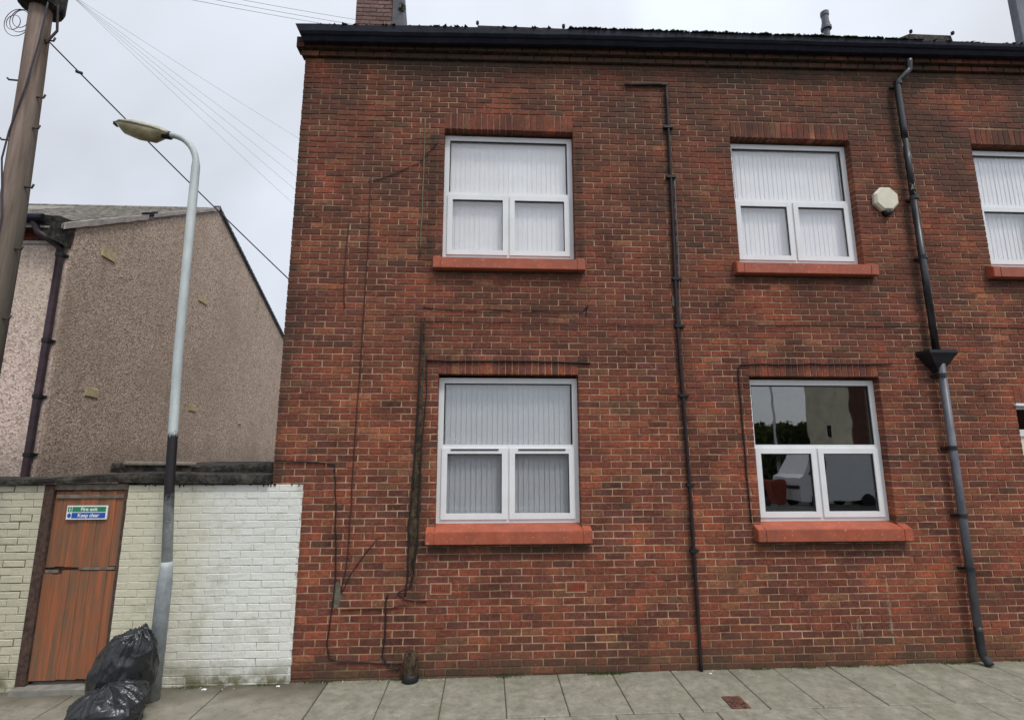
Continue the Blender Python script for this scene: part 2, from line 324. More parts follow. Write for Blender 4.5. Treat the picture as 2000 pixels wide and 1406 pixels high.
# ------------------------------------------------------------------ mesh helpers
class MB:
    def __init__(s): s.v = []; s.f = []; s.mi = []; s.c = []
    def vert(s, p, c=None): s.v.append(tuple(p)); s.c.append(c or (1, 1, 1)); return len(s.v) - 1
    def face(s, ids, mi=0): s.f.append(tuple(ids)); s.mi.append(mi)
    def box(s, x0, x1, y0, y1, z0, z1, mi=0, c=None):
        a = [s.vert(p, c) for p in ((x0, y0, z0), (x1, y0, z0), (x1, y1, z0), (x0, y1, z0), (x0, y0, z1), (x1, y0, z1), (x1, y1, z1), (x0, y1, z1))]
        for q in ((0, 1, 5, 4), (1, 2, 6, 5), (2, 3, 7, 6), (3, 0, 4, 7), (4, 5, 6, 7), (3, 2, 1, 0)): s.face([a[i] for i in q], mi)
        return s
    def hexa(s, pts, mi=0, c=None):          # 4 bottom then 4 top points, counter-clockwise from above
        a = [s.vert(p, c) for p in pts]
        for q in ((0, 1, 5, 4), (1, 2, 6, 5), (2, 3, 7, 6), (3, 0, 4, 7), (4, 5, 6, 7), (3, 2, 1, 0)): s.face([a[i] for i in q], mi)
        return s
    def brick(s, x0, x1, z0, z1, y, back, c, bev=.004, jit=.0, r=rng, warp=None):
        def j(): return r.uniform(-jit, jit)
        W_ = warp or (lambda x, z: z)
        o = [(x0, z0), (x1, z0), (x1, z1), (x0, z1)]
        o = [(x + j(), z + j()) for x, z in o]
        cx, cz = (x0 + x1) / 2, (z0 + z1) / 2
        B = [s.vert((x, back, W_(x, z)), c) for x, z in o]
        F = [s.vert((x, y + bev * .8, W_(x, z)), c) for x, z in o]
        I = [s.vert((x + (bev if x < cx else -bev), y + j() * .6, W_(x, z + (bev if z < cz else -bev))), c) for x, z in o]
        for i in range(4):
            k2 = (i + 1) % 4
            s.face((B[i], B[k2], F[k2], F[i])); s.face((F[i], F[k2], I[k2], I[i]))
        s.face(I)
    def tube(s, pts, r, n=8, mi=0, cap=True, c=None):
        pts = [Vector(p) for p in pts]; rings = []
        rr = r if isinstance(r, (list, tuple)) else [r] * len(pts)
        up = None
        for i, p in enumerate(pts):
            t = (pts[min(i + 1, len(pts) - 1)] - pts[max(i - 1, 0)]).normalized()
            if up is None: up = Vector((0, 1, 0)) if abs(t.y) < .9 else Vector((1, 0, 0))
            a = t.cross(up).normalized(); b = a.cross(t).normalized(); up = b
            rings.append([s.vert(p + (a * math.cos(2 * math.pi * q / n) + b * math.sin(2 * math.pi * q / n)) * rr[i], c) for q in range(n)])
        for u, v in zip(rings, rings[1:]):
            for q in range(n): s.face((u[q], u[(q + 1) % n], v[(q + 1) % n], v[q]), mi)
        if cap: s.face(rings[0][::-1], mi); s.face(rings[-1], mi)
        return s
    def lathe(s, cx, cy, prof, n=20, mi=0):
        rings = [[s.vert((cx + r * math.cos(2 * math.pi * q / n), cy + r * math.sin(2 * math.pi * q / n), z)) for q in range(n)] for r, z in prof]
        for u, v in zip(rings, rings[1:]):
            for q in range(n): s.face((u[q], u[(q + 1) % n], v[(q + 1) % n], v[q]), mi)
        s.face(rings[0][::-1], mi); s.face(rings[-1], mi); return s
    def mesh(s, name, mats, smooth=False, col=False):
        me = bpy.data.meshes.new(name); me.from_pydata(s.v, [], s.f)
        for m in (mats if isinstance(mats, (list, tuple)) else [mats]): me.materials.append(m)
        me.polygons.foreach_set('material_index', s.mi)
        if smooth: me.polygons.foreach_set('use_smooth', [True] * len(s.f))
        if col:
            a = me.attributes.new('bc', 'FLOAT_COLOR', 'POINT')
            a.data.foreach_set('color', [q for c in s.c for q in (c[0], c[1], c[2], 1)])
        me.update(); return me
    def build(s, name, mats, parent=None, smooth=False, col=False, **kw):
        me = s.mesh(name, mats, smooth, col)
        bm = bmesh.new(); bm.from_mesh(me); bmesh.ops.recalc_face_normals(bm, faces=bm.faces); bm.to_mesh(me); bm.free()
        return link(name, me, parent, **kw)
def link(name, me, parent=None, loc=None, **kw):
    o = bpy.data.objects.new(name, me); COL.objects.link(o)
    if parent: o.parent = parent
    if loc: o.location = loc
    for a, b in kw.items(): o[a] = b
    return o
def thing(name, label, cat, loc=(0, 0, 0), group=None):
    o = bpy.data.objects.new(name, None); COL.objects.link(o); o.location = loc; o.empty_display_size = .2
    o['label'] = label; o['category'] = cat
    if group: o['group'] = group
    return o
def tag(o, label, cat, group=None):
    o['label'] = label; o['category'] = cat
    if group: o['group'] = group
    return o
def tubeobj(name, pts, r, mat, parent=None, n=8, **kw):
    return MB().tube(pts, r, n).build(name, mat, parent, smooth=True, **kw)
def bez(pts, n=10, amp=0, seed=0):           # smooth polyline through points, small wander
    out_ = []
    for i in range(len(pts) - 1):
        a, b = Vector(pts[i]), Vector(pts[i + 1])
        for q in range(n): out_.append(a.lerp(b, q / n))
    out_.append(Vector(pts[-1]))
    if amp:
        out_ = [p + Vector((noise.noise(p * 5 + Vector((seed, 0, 0))) * amp, 0, noise.noise(p * 5 + Vector((0, seed, 9))) * amp)) for p in out_]
    return out_

GS = .0085                                   # the street rises gently to the right
def gz(x): return GS * x - .012
def warp(x, z):                              # top courses follow the roof line, bottom ones stay level
    return z + (x - 1.6) * .013 * max(0, min(1, (z - 6.25) / .95))

# ------------------------------------------------------------------ ground
g = MB(); g.hexa([(-300, -300, -.6), (300, -300, -.6), (300, 300, -.6), (-300, 300, -.6), (-300, -300, -.16 + GS * -300 * 0), (300, -300, -.16), (300, 300, -.16), (-300, 300, -.16)])
ground = g.build('ground', M['asphalt'], kind='structure')
def strip(name, x0, x1, y0, y1, dz, mat, th=.05, **kw):
    return MB().hexa([(x0, y0, gz(x0) + dz - th), (x1, y0, gz(x1) + dz - th), (x1, y1, gz(x1) + dz - th), (x0, y1, gz(x0) + dz - th),
                      (x0, y0, gz(x0) + dz), (x1, y0, gz(x1) + dz), (x1, y1, gz(x1) + dz), (x0, y1, gz(x0) + dz)]).build(name, mat, **kw)
road = MB()
road.hexa([(-40, -9.1, -.155), (40, -9.1, -.155), (40, 3.2, -.155), (-40, 3.2, -.155), (-40, -9.1, gz(-14) - .03), (40, -9.1, gz(40) - .125), (40, 3.2, gz(40) - .125), (-40, 3.2, gz(-14) - .03)])
road.build('road', M['asphalt'], kind='structure')
pav = strip('pavement', -14, 16, 3.33, 6.1, -.018, M['joint'], .1, kind='structure')
# individual slabs
def slab(x0, x1, y0, y1, mat=None, dz=0):
    b = MB(); g_ = .004; bv = .006
    tl = [rng.uniform(-.0035, .0035) for _ in range(4)]
    X0, X1, Y0, Y1 = x0 + g_, x1 - g_, y0 + g_, y1 - g_
    low = [b.vert((x, y, gz(x) - .04)) for x, y in ((X0, Y0), (X1, Y0), (X1, Y1), (X0, Y1))]
    mid = [b.vert((x, y, gz(x) + dz + t - bv)) for (x, y), t in zip(((X0, Y0), (X1, Y0), (X1, Y1), (X0, Y1)), tl)]
    top = [b.vert((x, y, gz(x) + dz + t)) for (x, y), t in zip(((X0 + bv, Y0 + bv), (X1 - bv, Y0 + bv), (X1 - bv, Y1 - bv), (X0 + bv, Y1 - bv)), tl)]
    for i in range(4):
        k2 = (i + 1) % 4; b.face((low[i], low[k2], mid[k2], mid[i])); b.face((mid[i], mid[k2], top[k2], top[i]))
    b.face(top)
    return b.build('slab', mat or M['slab'], pav)
row1 = [-1.60, -.98, -.41, .19, .75, 1.32, 1.95, 2.57, 3.06, 3.67, 4.3, 4.93, 5.40, 6.05, 6.7, 7.3, 7.9, 8.5, 9.1, 9.7]
for a, b in zip(row1, row1[1:]): slab(a, b, 4.955, 5.86)
row2 = [-2.6, -1.95, -1.32, -.72, -.1, .52, 1.15, 1.72, 2.06, 2.94, 3.86, 4.48, 5.1, 5.7, 6.3, 6.9, 7.5, 8.1, 8.7, 9.3]
for a, b in zip(row2, row2[1:]): slab(a, b, 4.055, 4.95)
row3 = [-2.9 + .62 * i for i in range(20)]
for a, b in zip(row3, row3[1:]): slab(a, b, 3.46, 4.05)
slab(-2.6, -1.605, 4.955, 5.86, M['concrete'])
for a, b, m in ((-4.0, -2.605, 'concrete'), (-5.6, -4.005, 'concrete'), (-7.6, -5.605, 'concrete')):
    slab(a, b, 4.3, 5.86, M[m])
slab(-7.6, -2.9, 3.46, 4.295, M['concrete'])
kr = tag(thing('kerb', 'pale stone kerb along the edge of the pavement', 'kerb'), 'pale stone kerb along the edge of the pavement', 'kerb')
for i in range(24):
    x = -8 + .9 * i
    MB().hexa([(x + .004, 3.33, -.16), (x + .896, 3.33, -.16), (x + .896, 3.455, -.16), (x + .004, 3.455, -.16),
               (x + .004, 3.335, gz(x)), (x + .896, 3.335, gz(x + .9)), (x + .896, 3.455, gz(x + .9)), (x + .004, 3.455, gz(x))]).build('kerb_stone', M['kerb'], kr)

# ------------------------------------------------------------------ brick building
bld = thing('brick_building', 'two storey red brick end terrace with white windows and red painted sills', 'building')
BX0, BX1, ZT = -2.32, 10.4, 7.45
WIN = [(-.56, 1.04, 4.575, 6.225), (3.055, 4.625, 4.575, 6.225), (6.27, 7.87, 4.575, 6.225), (-.56, 1.04, 1.5, 3.15), (3.055, 4.625, 1.5, 3.15)]
DOOR = (6.27, 7.25, -.1, 2.85)
HOLES = WIN + [DOOR]
# mortar backing with holes (a grid of boxes between the hole edges, joined)
e = .004
xs = sorted({BX0 + .006, BX1} | {v for h in HOLES for v in (h[0] - e, h[1] + e)})
zs = sorted({-.3, ZT} | {v for h in HOLES for v in (h[2] - .075, h[3] + e)})
wl = MB(); idx = {}
def wv(x, y, z):
    kk = (round(x, 4), y, round(z, 4))
    if kk not in idx: idx[kk] = wl.vert((x, y, warp(x, z)))
    return idx[kk]
def solid(i, j):
    if i < 0 or j < 0 or i >= len(xs) - 1 or j >= len(zs) - 1: return False
    cx, cz = (xs[i] + xs[i + 1]) / 2, (zs[j] + zs[j + 1]) / 2
    return not any(h[0] - e < cx < h[1] + e and h[2] - .075 < cz < h[3] + e for h in HOLES)
YF, YB = D + .0035, D + .28
for i in range(len(xs) - 1):
    for j in range(len(zs) - 1):
        if not solid(i, j): continue
        x0, x1, z0, z1 = xs[i], xs[i + 1], zs[j], zs[j + 1]
        wl.face((wv(x0, YF, z0), wv(x1, YF, z0), wv(x1, YF, z1), wv(x0, YF, z1)))
        wl.face((wv(x1, YB, z0), wv(x0, YB, z0), wv(x0, YB, z1), wv(x1, YB, z1)))
        if not solid(i - 1, j): wl.face((wv(x0, YB, z0), wv(x0, YF, z0), wv(x0, YF, z1), wv(x0, YB, z1)))
        if not solid(i + 1, j): wl.face((wv(x1, YF, z0), wv(x1, YB, z0), wv(x1, YB, z1), wv(x1, YF, z1)))
        if not solid(i, j - 1): wl.face((wv(x0, YB, z0), wv(x1, YB, z0), wv(x1, YF, z0), wv(x0, YF, z0)))
        if not solid(i, j + 1): wl.face((wv(x0, YF, z1), wv(x1, YF, z1), wv(x1, YB, z1), wv(x0, YB, z1)))
wall = wl.build('wall', M['mortar'], bld)
# flank, rear, floors
sh = MB(); sh.box(BX0 + .006, BX0 + .25, D + .283, 13.4, -.3, ZT); sh.box(BX1 - .25, BX1, D + .283, 13.4, -.3, ZT); sh.box(BX0 + .253, BX1 - .253, 13.15, 13.4, -.3, ZT)
sh.build('flank_wall', M['redbrick_far'], bld)
MB().box(BX0 + .255, BX1 - .255, D + .285, 13.14, 3.6, 3.8).build('floor', M['interior'], bld)
MB().box(BX0 + .255, BX1 - .255, 9.2, 9.3, -.1, 3.59).box(BX0 + .255, BX1 - .255, 9.2, 9.3, 3.81, 7.0).build('inner_wall', M['interior'], bld)
MB().box(BX0 + .255, BX1 - .255, D + .285, 13.14, 7.1, 7.2).build('ceiling', M['interior'], bld)

PAL = [((.27, .074, .044), 6), ((.24, .066, .041), 6), ((.21, .060, .040), 5), ((.17, .053, .038), 3.2), ((.185, .058, .047), 2.0), ((.31, .096, .052), 2.0), ((.235, .098, .054), 1.3), ((.125, .051, .037), 1.0), ((.36, .135, .075), .6)]
def bcol(r=rng, x=None, z=None):
    ws = [q[1] for q in PAL]
    if x is not None:
        n1 = noise.noise(Vector((x * .9, z * 1.1, 3.3))); n2 = noise.noise(Vector((x * 1.7, z * 2.2, 8.1)))
        ws = [wt * (math.exp(n1 * 2.4 * (1 if i in (0, 5, 8) else -1 if i in (2, 3, 4, 7) else 0))) * (math.exp(n2 * 2.5) if i in (5, 8, 6) else 1) for i, wt in enumerate(ws)]
    c = r.choices([q[0] for q in PAL], ws)[0]; f = r.uniform(.86, 1.14)
    return tuple(v * f for v in c)
# prototypes for the bricks that are objects of their own
def proto(wd, deep=False):
    m = MB(); c = bcol(); m.brick(-wd / 2, wd / 2, -.03075, .03075, -.0035, .012 if not deep else .103, c, jit=.0024)
    me = m.mesh('brick', M['brick'], col=True); return me
STD = [proto(.2115) for _ in range(60)]
def proj(x, y, z):
    d = Vector((x, y, z - HC)); f = Vector((math.sin(A) * math.cos(P), math.cos(A) * math.cos(P), math.sin(P)))
    r_ = Vector((math.cos(A), -math.sin(A), 0)); u = r_.cross(f); q = d.dot(f)
    return 1000 + 1000 * d.dot(r_) / q, 703 - 1000 * d.dot(u) / q
def shown(x, z, y=D):
    px, py = proj(x, y, z); return 0 < px < 2000 and 0 < py < 1406
AIR = [(-.585, -.375, .825, .9), (.86, 1.07, .825, .9)]
bricks = []                                  # x0,x1,z0,z1,deepL,deepR
CH, BL, J = .075, .225, .0135
course = 0; z = -.15
while z < 7.2 - .001:
    segs = [(BX0, BX1)]
    ob = [h for h in HOLES if h[2] - .08 < z + CH / 2 < h[3]] + \
         [(h[0] - .0, h[1] + .0) for h in HOLES if h[3] - .01 < z + CH / 2 < h[3] + .225] + \
         [a for a in AIR if a[2] < z + CH / 2 < a[3]]
    for h in ob:
        ns_ = []
        for a, b in segs:
            if h[1] <= a or h[0] >= b: ns_.append((a, b)); continue
            if h[0] > a: ns_.append((a, h[0]))
            if h[1] < b: ns_.append((h[1], b))
        segs = ns_
    off = BX0 + (0 if course % 2 else -BL / 2) + rng.uniform(-.006, .006)
    for a, b in segs:
        i = math.floor((a - off) / BL); x = off + i * BL
        carry = None
        while x < b - .001:
            l, r_ = (carry if carry is not None else max(x, a)), min(x + BL, b); carry = None
            if b - r_ < .055: r_ = b; x = b
            if r_ - l <= .055 and r_ < b: carry = l
            else:
                dl = l == a; dr = r_ == b
                bricks.append((l + (0 if dl else J / 2), r_ - (0 if dr else J / 2), z, z + CH, dl or dr))
            x += BL
    z = round(z + CH, 4); course += 1
def yardhit(b): return b[1] < -1.97 and b[2] < 1.90
bricks = [b for b in bricks if not yardhit(b)]
std = [b for b in bricks if abs(b[1] - b[0] - .2115) < .001 and shown((b[0] + b[1]) / 2, b[2] + .03) and b[2] > .01]
std.sort(key=lambda b: -abs(((proj(b[1], D, b[2])[0] - proj(b[0], D, b[2])[0]) * (proj(b[0], D, b[2])[1] - proj(b[0], D, b[3])[1]))))
single = set(map(id, std[:296]))
mass = MB()
for b in bricks:
    cx, cz = (b[0] + b[1]) / 2, (b[2] + b[3]) / 2
    if id(b) in single:
        link('brick', rng.choice(STD), bld, (cx, D + rng.uniform(-.001, .001), cz))
    else:
        mass.brick(b[0], b[1], b[2] + J / 2, b[3] - J / 2, D - .0035 + rng.uniform(-.0015, .0015), D + (.103 if b[4] else .012), bcol(rng, cx, cz), jit=.0024, warp=warp)
# projecting eaves courses
for zz, pr_, n_ in ((7.2, .045, 0), (7.275, .095, 1), (7.35, .095, 0)):
    x = BX0 - pr_ - (.11 if n_ else 0)
    while x < BX1:
        l = max(x, BX0 - pr_)
        if x + BL - l > .03: mass.brick(l + J / 2, x + BL - J / 2, zz + .004, zz + CH - .004, D - pr_, D + .05, bcol(rng, x, zz), jit=.002, warp=warp)
        x += BL
mass.build('brick_mass', M['brick'], bld, col=True, kind='stuff')
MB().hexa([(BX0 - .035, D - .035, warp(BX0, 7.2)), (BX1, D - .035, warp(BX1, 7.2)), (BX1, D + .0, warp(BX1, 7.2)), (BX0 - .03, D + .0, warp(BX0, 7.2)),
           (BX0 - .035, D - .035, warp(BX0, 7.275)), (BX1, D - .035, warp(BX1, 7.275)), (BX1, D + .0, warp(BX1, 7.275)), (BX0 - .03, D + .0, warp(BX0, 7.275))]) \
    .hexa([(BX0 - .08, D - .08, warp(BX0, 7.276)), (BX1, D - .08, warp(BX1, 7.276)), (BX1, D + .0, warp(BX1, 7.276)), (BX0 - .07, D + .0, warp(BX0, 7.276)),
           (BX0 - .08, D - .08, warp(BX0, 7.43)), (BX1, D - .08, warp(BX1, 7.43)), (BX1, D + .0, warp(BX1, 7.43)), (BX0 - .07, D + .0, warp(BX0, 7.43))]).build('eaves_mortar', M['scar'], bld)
# soldier bricks over the openings
for h in HOLES:
    n = round((h[1] - h[0]) / CH); st = (h[1] - h[0]) / n
    protos = []
    for i in range(n):
        m = MB(); cx = h[0] + st * (i + .5)
        m.brick(-st / 2 + .005, st / 2 - .005, .002, .216, -.004, .103, tuple(v * 1.12 for v in bcol(rng)), jit=.002)
        link('soldier_brick', m.mesh('soldier_brick', M['brick'], col=True), bld, (cx, D, h[3]))
# header course above the ground floor arches
for a in AIR:
    a = (a[0], a[1], a[2] - .022, a[3])
    ab = MB(); ab.box(a[0] + .006, a[1] - .006, D - .009, D + .0032, a[2] + .004, a[3] - .004)
    o = ab.build('air_brick', M['terra'], bld)
    gr = MB()
    for i in range(9):
        x0 = a[0] + .020 + i * .020; gr.box(x0, x0 + .005, D - .0102, D - .0088, a[2] + .018, a[3] - .018)
    gr.build('vent_slot', M['scar'], o)
    MB().box(a[0] - .010, a[0] + .005, D - .0075, D + .003, a[2], a[3]).box(a[1] - .005, a[1] + .010, D - .0075, D + .003, a[2], a[3]) \
        .box(a[0] - .010, a[1] + .010, D - .0076, D + .003, a[3] - .003, a[3] + .009).box(a[0] - .010, a[1] + .010, D - .0076, D + .003, a[2] - .009, a[2] + .003) \
        .build('rim', M['rim'], o)

# windows
def make_window(h, blind, low, partial=False):
    x0, x1, z0, z1 = h; Y = D + .10; z1 -= .03
    win = MB()
    F = .062
    win.box(x0, x0 + F, Y, Y + .07, z0, z1); win.box(x1 - F, x1, Y, Y + .07, z0, z1)
    win.box(x0 + F, x1 - F, Y + .001, Y + .07, z1 - F, z1); win.box(x0 + F, x1 - F, Y + .001, Y + .07, z0, z0 + F * .9)
    zt = z0 + (z1 - z0) * .50
    win.box(x0 + F, x1 - F, Y + .002, Y + .07, zt, zt + .05)
    xm = (x0 + x1) / 2
    win.box(xm - .022, xm + .022, Y + .003, Y + .07, z0 + F * .9, zt)
    o = win.build('window', M['upvc'], bld)
    gl = M['glass_dark'] if not blind else M['glass_low'] if low else M['glass']
    MB().box(x0 + F, x1 - F, Y + .03, Y + .036, zt + .05, z1 - F).build('pane', gl, o)
    MB().box(x0 + F, x0 + F + .012, Y + .012, Y + .029, zt + .05, z1 - F).box(x1 - F - .012, x1 - F, Y + .012, Y + .029, zt + .05, z1 - F) \
        .box(x0 + F + .012, x1 - F - .012, Y + .012, Y + .029, z1 - F - .012, z1 - F).build('gasket', M['black'], o)
    for a, b in ((x0 + F - .012, xm - .012), (xm + .012, x1 - F + .012)):
        s = MB(); za, zb = z0 + F * .9 - .012, zt + .010; w_ = .062
        s.box(a, a + w_, Y - .016, Y + .03, za, zb); s.box(b - w_, b, Y - .016, Y + .03, za, zb)
        s.box(a + w_, b - w_, Y - .015, Y + .03, za, za + w_); s.box(a + w_, b - w_, Y - .015, Y + .03, zb - w_, zb)
        s.build('sash', M['upvc'], o)
        MB().box(a + w_, b - w_, Y + .008, Y + .013, za + w_, zb - w_).build('pane', gl, o)
        MB().box(a + w_, b - w_, Y - .004, Y + .007, zb - w_ - .012, zb - w_).box(b - w_ - .008, b - w_, Y - .004, Y + .007, za + w_, zb - w_ - .012).build('gasket', M['black'], o)
        if low and blind:
            MB().box(a + .10, b - .10, Y - .024, Y - .0155, zb - .024, zb - .010).build('trickle_vent', M['black'], o)
    if blind:
        bl = MB(); pitch = .060; n = int((x1 - x0 - .06) / pitch); yb = Y + .085
        for i in range(n):
            if partial and i > n * .8: continue
            cx = x0 + .055 + i * pitch; an = R(rng.uniform(9, 15) if low else rng.uniform(3, 9)); hw = .035
            dx, dy = hw * math.cos(an), hw * math.sin(an); sag = rng.uniform(-.003, .003)
            zt_, zb_ = z1 - .055, z0 + .03
            bl.hexa([(cx - dx + sag, yb - dy, zb_), (cx + dx + sag, yb + dy, zb_), (cx + dx + sag, yb + dy + .001, zb_), (cx - dx + sag, yb - dy + .001, zb_),
                     (cx - dx, yb - dy, zt_), (cx + dx, yb + dy, zt_), (cx + dx, yb + dy + .001, zt_), (cx - dx, yb - dy + .001, zt_)])
        bl.box(x0 + .03, x1 - .03, yb - .02, yb + .02, zt_, zt_ + .03)
        bl.build('blind', M['blind'], o)
    return o
def make_sill(h):
    x0, x1, z0 = h[0] - .09, h[1] + .10, h[2]
    yf = D - .10; yb = D + .098; zf1 = z0 - .075 + .012; zf0 = zf1 - .128
    a, b = h[0], h[1]
    s = MB()
    s.hexa([(a, yf, zf0), (b, yf, zf0), (b, yb, zf0), (a, yb, zf0), (a, yf, zf1), (b, yf, zf1), (b, yb, z0 + .006), (a, yb, z0 + .006)])
    # stooled ends
    for u, v in ((x0, a), (b, x1)):
        s.hexa([(u, yf, zf0), (v, yf, zf0), (v, D + .02, zf0), (u, D + .02, zf0), (u, yf, zf1), (v, yf, zf1), (v, D + .02, z0 - .005), (u, D + .02, z0 - .005)])
    o = s.build('sill', M['sill'], bld)
    bm = bmesh.new(); bm.from_mesh(o.data); bmesh.ops.bevel(bm, geom=[q for q in bm.edges if q.is_manifold and q.calc_face_angle(0) > .4], offset=.006, segments=2, affect='EDGES'); bm.to_mesh(o.data); bm.free()
    return o
for i, h in enumerate(WIN):
    make_window(h, i != 4, i > 2, i == 2); make_sill(h)
# far front door at the right edge
x0, x1, z0, z1 = DOOR; Y = D + .08
dr = MB().box(x0, x0 + .07, Y, Y + .08, .0, z1).box(x1 - .07, x1, Y, Y + .08, .0, z1).box(x0 + .07, x1 - .07, Y, Y + .08, z1 - .07, z1).box(x0 + .07, x1 - .07, Y, Y + .08, 2.46, 2.54).build('door', M['upvc'], bld)
MB().box(x0 - .02, x1 + .02, D - .03, Y - .002, z1 - .035, z1 - .005).build('head_trim', M['upvc'], dr)
MB().box(x0 + .07, x1 - .07, Y + .03, Y + .04, 2.54, z1 - .07).build('pane', M['glass'], dr)
MB().box(x0 + .07, x1 - .07, Y + .02, Y + .06, .03, 2.46).box(x0 + .2, x1 - .2, Y + .008, Y + .02, .3, 1.0).box(x0 + .2, x1 - .2, Y + .008, Y + .02, 1.2, 2.25).build('door_leaf', M['cream'], dr)
MB().box(x0 - .06, x1 + .06, D - .2, Y + .1, -.1, .065).build('door_step', M['cement'], bld)

# gutter: moulded box gutter following the eaves
def gtop(x): return 7.425 + (x + 2.38) * .024 if x < .9 else 7.504 + (x - .9) * .006
def gbot(x): return 7.240 + (x + 2.25) * .026 if x < .9 else 7.322 + (x - .9) * .0125
gt = MB(); rings = []
n = 130
for i in range(n + 1):
    x = -2.385 + (BX1 + 2.385) * i / n
    t, b = gtop(x) + noise.noise(Vector((x * 1.6, 0, 0))) * .014, gbot(x) + noise.noise(Vector((x * 2.2, 4, 0))) * .014 + noise.noise(Vector((x * 9, 4, 0))) * .006
    pf = [(5.728, t), (5.728, b + .07), (5.66, b), (5.63, b + .005), (5.605, b + .05), (5.585, b + .06), (5.565, b + .09), (5.56, t - .012), (5.57, t)]
    rings.append([gt.vert((x + (.09 * (1 - (zz - b) / (t - b)) if i == 0 else 0), y, zz)) for y, zz in pf])
for u, v in zip(rings, rings[1:]):
    for q in range(len(u)): gt.face((u[q], u[(q + 1) % len(u)], v[(q + 1) % len(v)], v[q]))
gt.face(rings[0]); gt.face(rings[-1][::-1])
gut = gt.build('gutter', M['gutter'], bld)
# moss growing in the gutter
ms = MB()
for i in range(5200):
    x = rng.uniform(1.0, 5.5) if rng.random() < .85 else rng.uniform(-2.2, 9.5)
    dens = .5 + .5 * noise.noise(Vector((x * 3, 1, 0)))
    hgt = rng.uniform(.01, .06) * (.15 + dens * 1.2) * (1 if 1.0 < x < 5.4 else .45)
    y = rng.uniform(5.563, 5.70); zb = gtop(x) - .006; r_ = rng.uniform(.022, .05); a = rng.uniform(0, 6.28)
    p = [ms.vert((x + r_ * math.cos(a + q), y + r_ * math.sin(a + q), zb)) for q in (0, 2.1, 4.2)]; tp = ms.vert((x + rng.uniform(-.02, .02), y + rng.uniform(-.01, .01), zb + hgt))
    for q in range(3): ms.face((p[q], p[(q + 1) % 3], tp))
ms.build('gutter_moss', M['moss'], bld, kind='stuff')

# roof
rf = MB(); ridge = (9.5, 9.6)
rf.hexa([(BX0 - .05, 5.72, 7.46), (BX1, 5.72, 7.5), (BX1, ridge[0], ridge[1] - .1), (BX0 - .05, ridge[0], ridge[1] - .1), (BX0 - .05, 5.72, 7.50), (BX1, 5.72, 7.54), (BX1, ridge[0], ridge[1]), (BX0 - .05, ridge[0], ridge[1])])
rf.hexa([(BX0 - .05, ridge[0], ridge[1] - .1), (BX1, ridge[0], ridge[1] - .1), (BX1, 13.5, 7.42), (BX0 - .05, 13.5, 7.42), (BX0 - .05, ridge[0], ridge[1]), (BX1, ridge[0], ridge[1]), (BX1, 13.5, 7.52), (BX0 - .05, 13.5, 7.52)])
roof = rf.build('roof', M['slate'], bld)
def roofz(y): return 7.52 + (y - 5.72) * (9.6 - 7.52) / (9.5 - 5.72)
# chimney
ch = MB(); ch.box(-2.18, -1.60, 7.3, 7.9, 8.2, 10.9)
chim = ch.build('chimney', M['redbrick_far'], roof)
cb = MB(); zz = 8.9; q = 0
kk = NB('sooty_brick', .95, .1); kk.color(kk.mix(1., kk.attr('bc'), kk.ramp(kk.noise(30, 5), (.3, .6), (.7, 1.3)), 'MULTIPLY')); M['sooty'] = kk.m
while zz < 10.9:
    x = -2.185 - (.11 if q % 2 else 0)
    while x < -1.6:
        l = max(x, -2.185); r_ = min(x + BL, -1.595)
        if r_ - l > .03: cb.brick(l + .006, r_ - .006, zz + .006, zz + CH - .006, 7.293, 7.31, tuple(v * ff for ff in [rng.uniform(.8, 1.2)] for v in (.19, .125, .11)), jit=.002)
        x += BL
    zz += CH; q += 1
cb.build('brick', M['sooty'], chim, col=True, kind='stuff')
MB().hexa([(-1.592, 7.28, 8.6), (-1.36, 7.28, 8.6), (-1.36, 7.9, 8.6), (-1.592, 7.9, 8.6), (-1.592, 7.3, 10.9), (-1.585, 7.3, 10.9), (-1.585, 7.88, 10.9), (-1.592, 7.88, 10.9)]).build('flashing', M['slate'], chim)
sp = MB()
for i in range(60):
    a = rng.uniform(0, 6.28); r_ = rng.uniform(0, .055); cx, cz = -1.44 + r_ * math.cos(a), 9.36 + r_ * 1.6 * math.sin(a)
    y = 7.27 + rng.uniform(-.03, .02); s_ = rng.uniform(.012, .024); t = rng.uniform(0, 3)
    p = [sp.vert((cx + s_ * math.cos(t + u), y + rng.uniform(-.01, .01), cz + s_ * math.sin(t + u))) for u in (0, 2, 4.1)]; sp.face(p)
tag(sp.build('small_plant', M['moss'], None), 'small dark weed sprouting beside the brown chimney stack', 'plant')
# rooflight upstands
def upstand(x0, x1, y0, z1, sl, name):
    zb = roofz(y0) - .05
    o = MB().hexa([(x0 - sl, y0, zb), (x1 + sl * .2, y0, zb), (x1 + sl * .2, y0 + .9, zb + .4), (x0 - sl, y0 + .9, zb + .4), (x0, y0 + .03, z1), (x1, y0 + .03, z1), (x1, y0 + .9, z1 + .45), (x0, y0 + .9, z1 + .45)]).build(name, M['felt' if sl else 'gutter'], roof)
    MB().tube([(x0, y0, z1 - .01), (x0, y0, z1 + .03)], .02, 6).tube([(x1, y0, z1 - .01), (x1, y0, z1 + .03)], .022, 6).build('corner_clip', M['gutter'], o)
    return o
upstand(-.18, 1.0, 6.1, 8.02, 0, 'rooflight')
upstand(5.98, 6.60, 6.1, 8.155, .25, 'rooflight')
MB().lathe(5.125, 6.6, [(.045, 7.9), (.045, 8.62), (.075, 8.62), (.075, 8.66), (.06, 8.68), (.06, 8.72), (.052, 8.72), (.05, 8.84), (.06, 8.86), (.06, 8.92)], 14).build('flue_pipe', M['pipe_grey'], roof, smooth=False)
MB().box(8.76, 8.92, 6.98, 7.1, 8.1, 10.6).build('roof_post', M['pipe_grey'], roof)

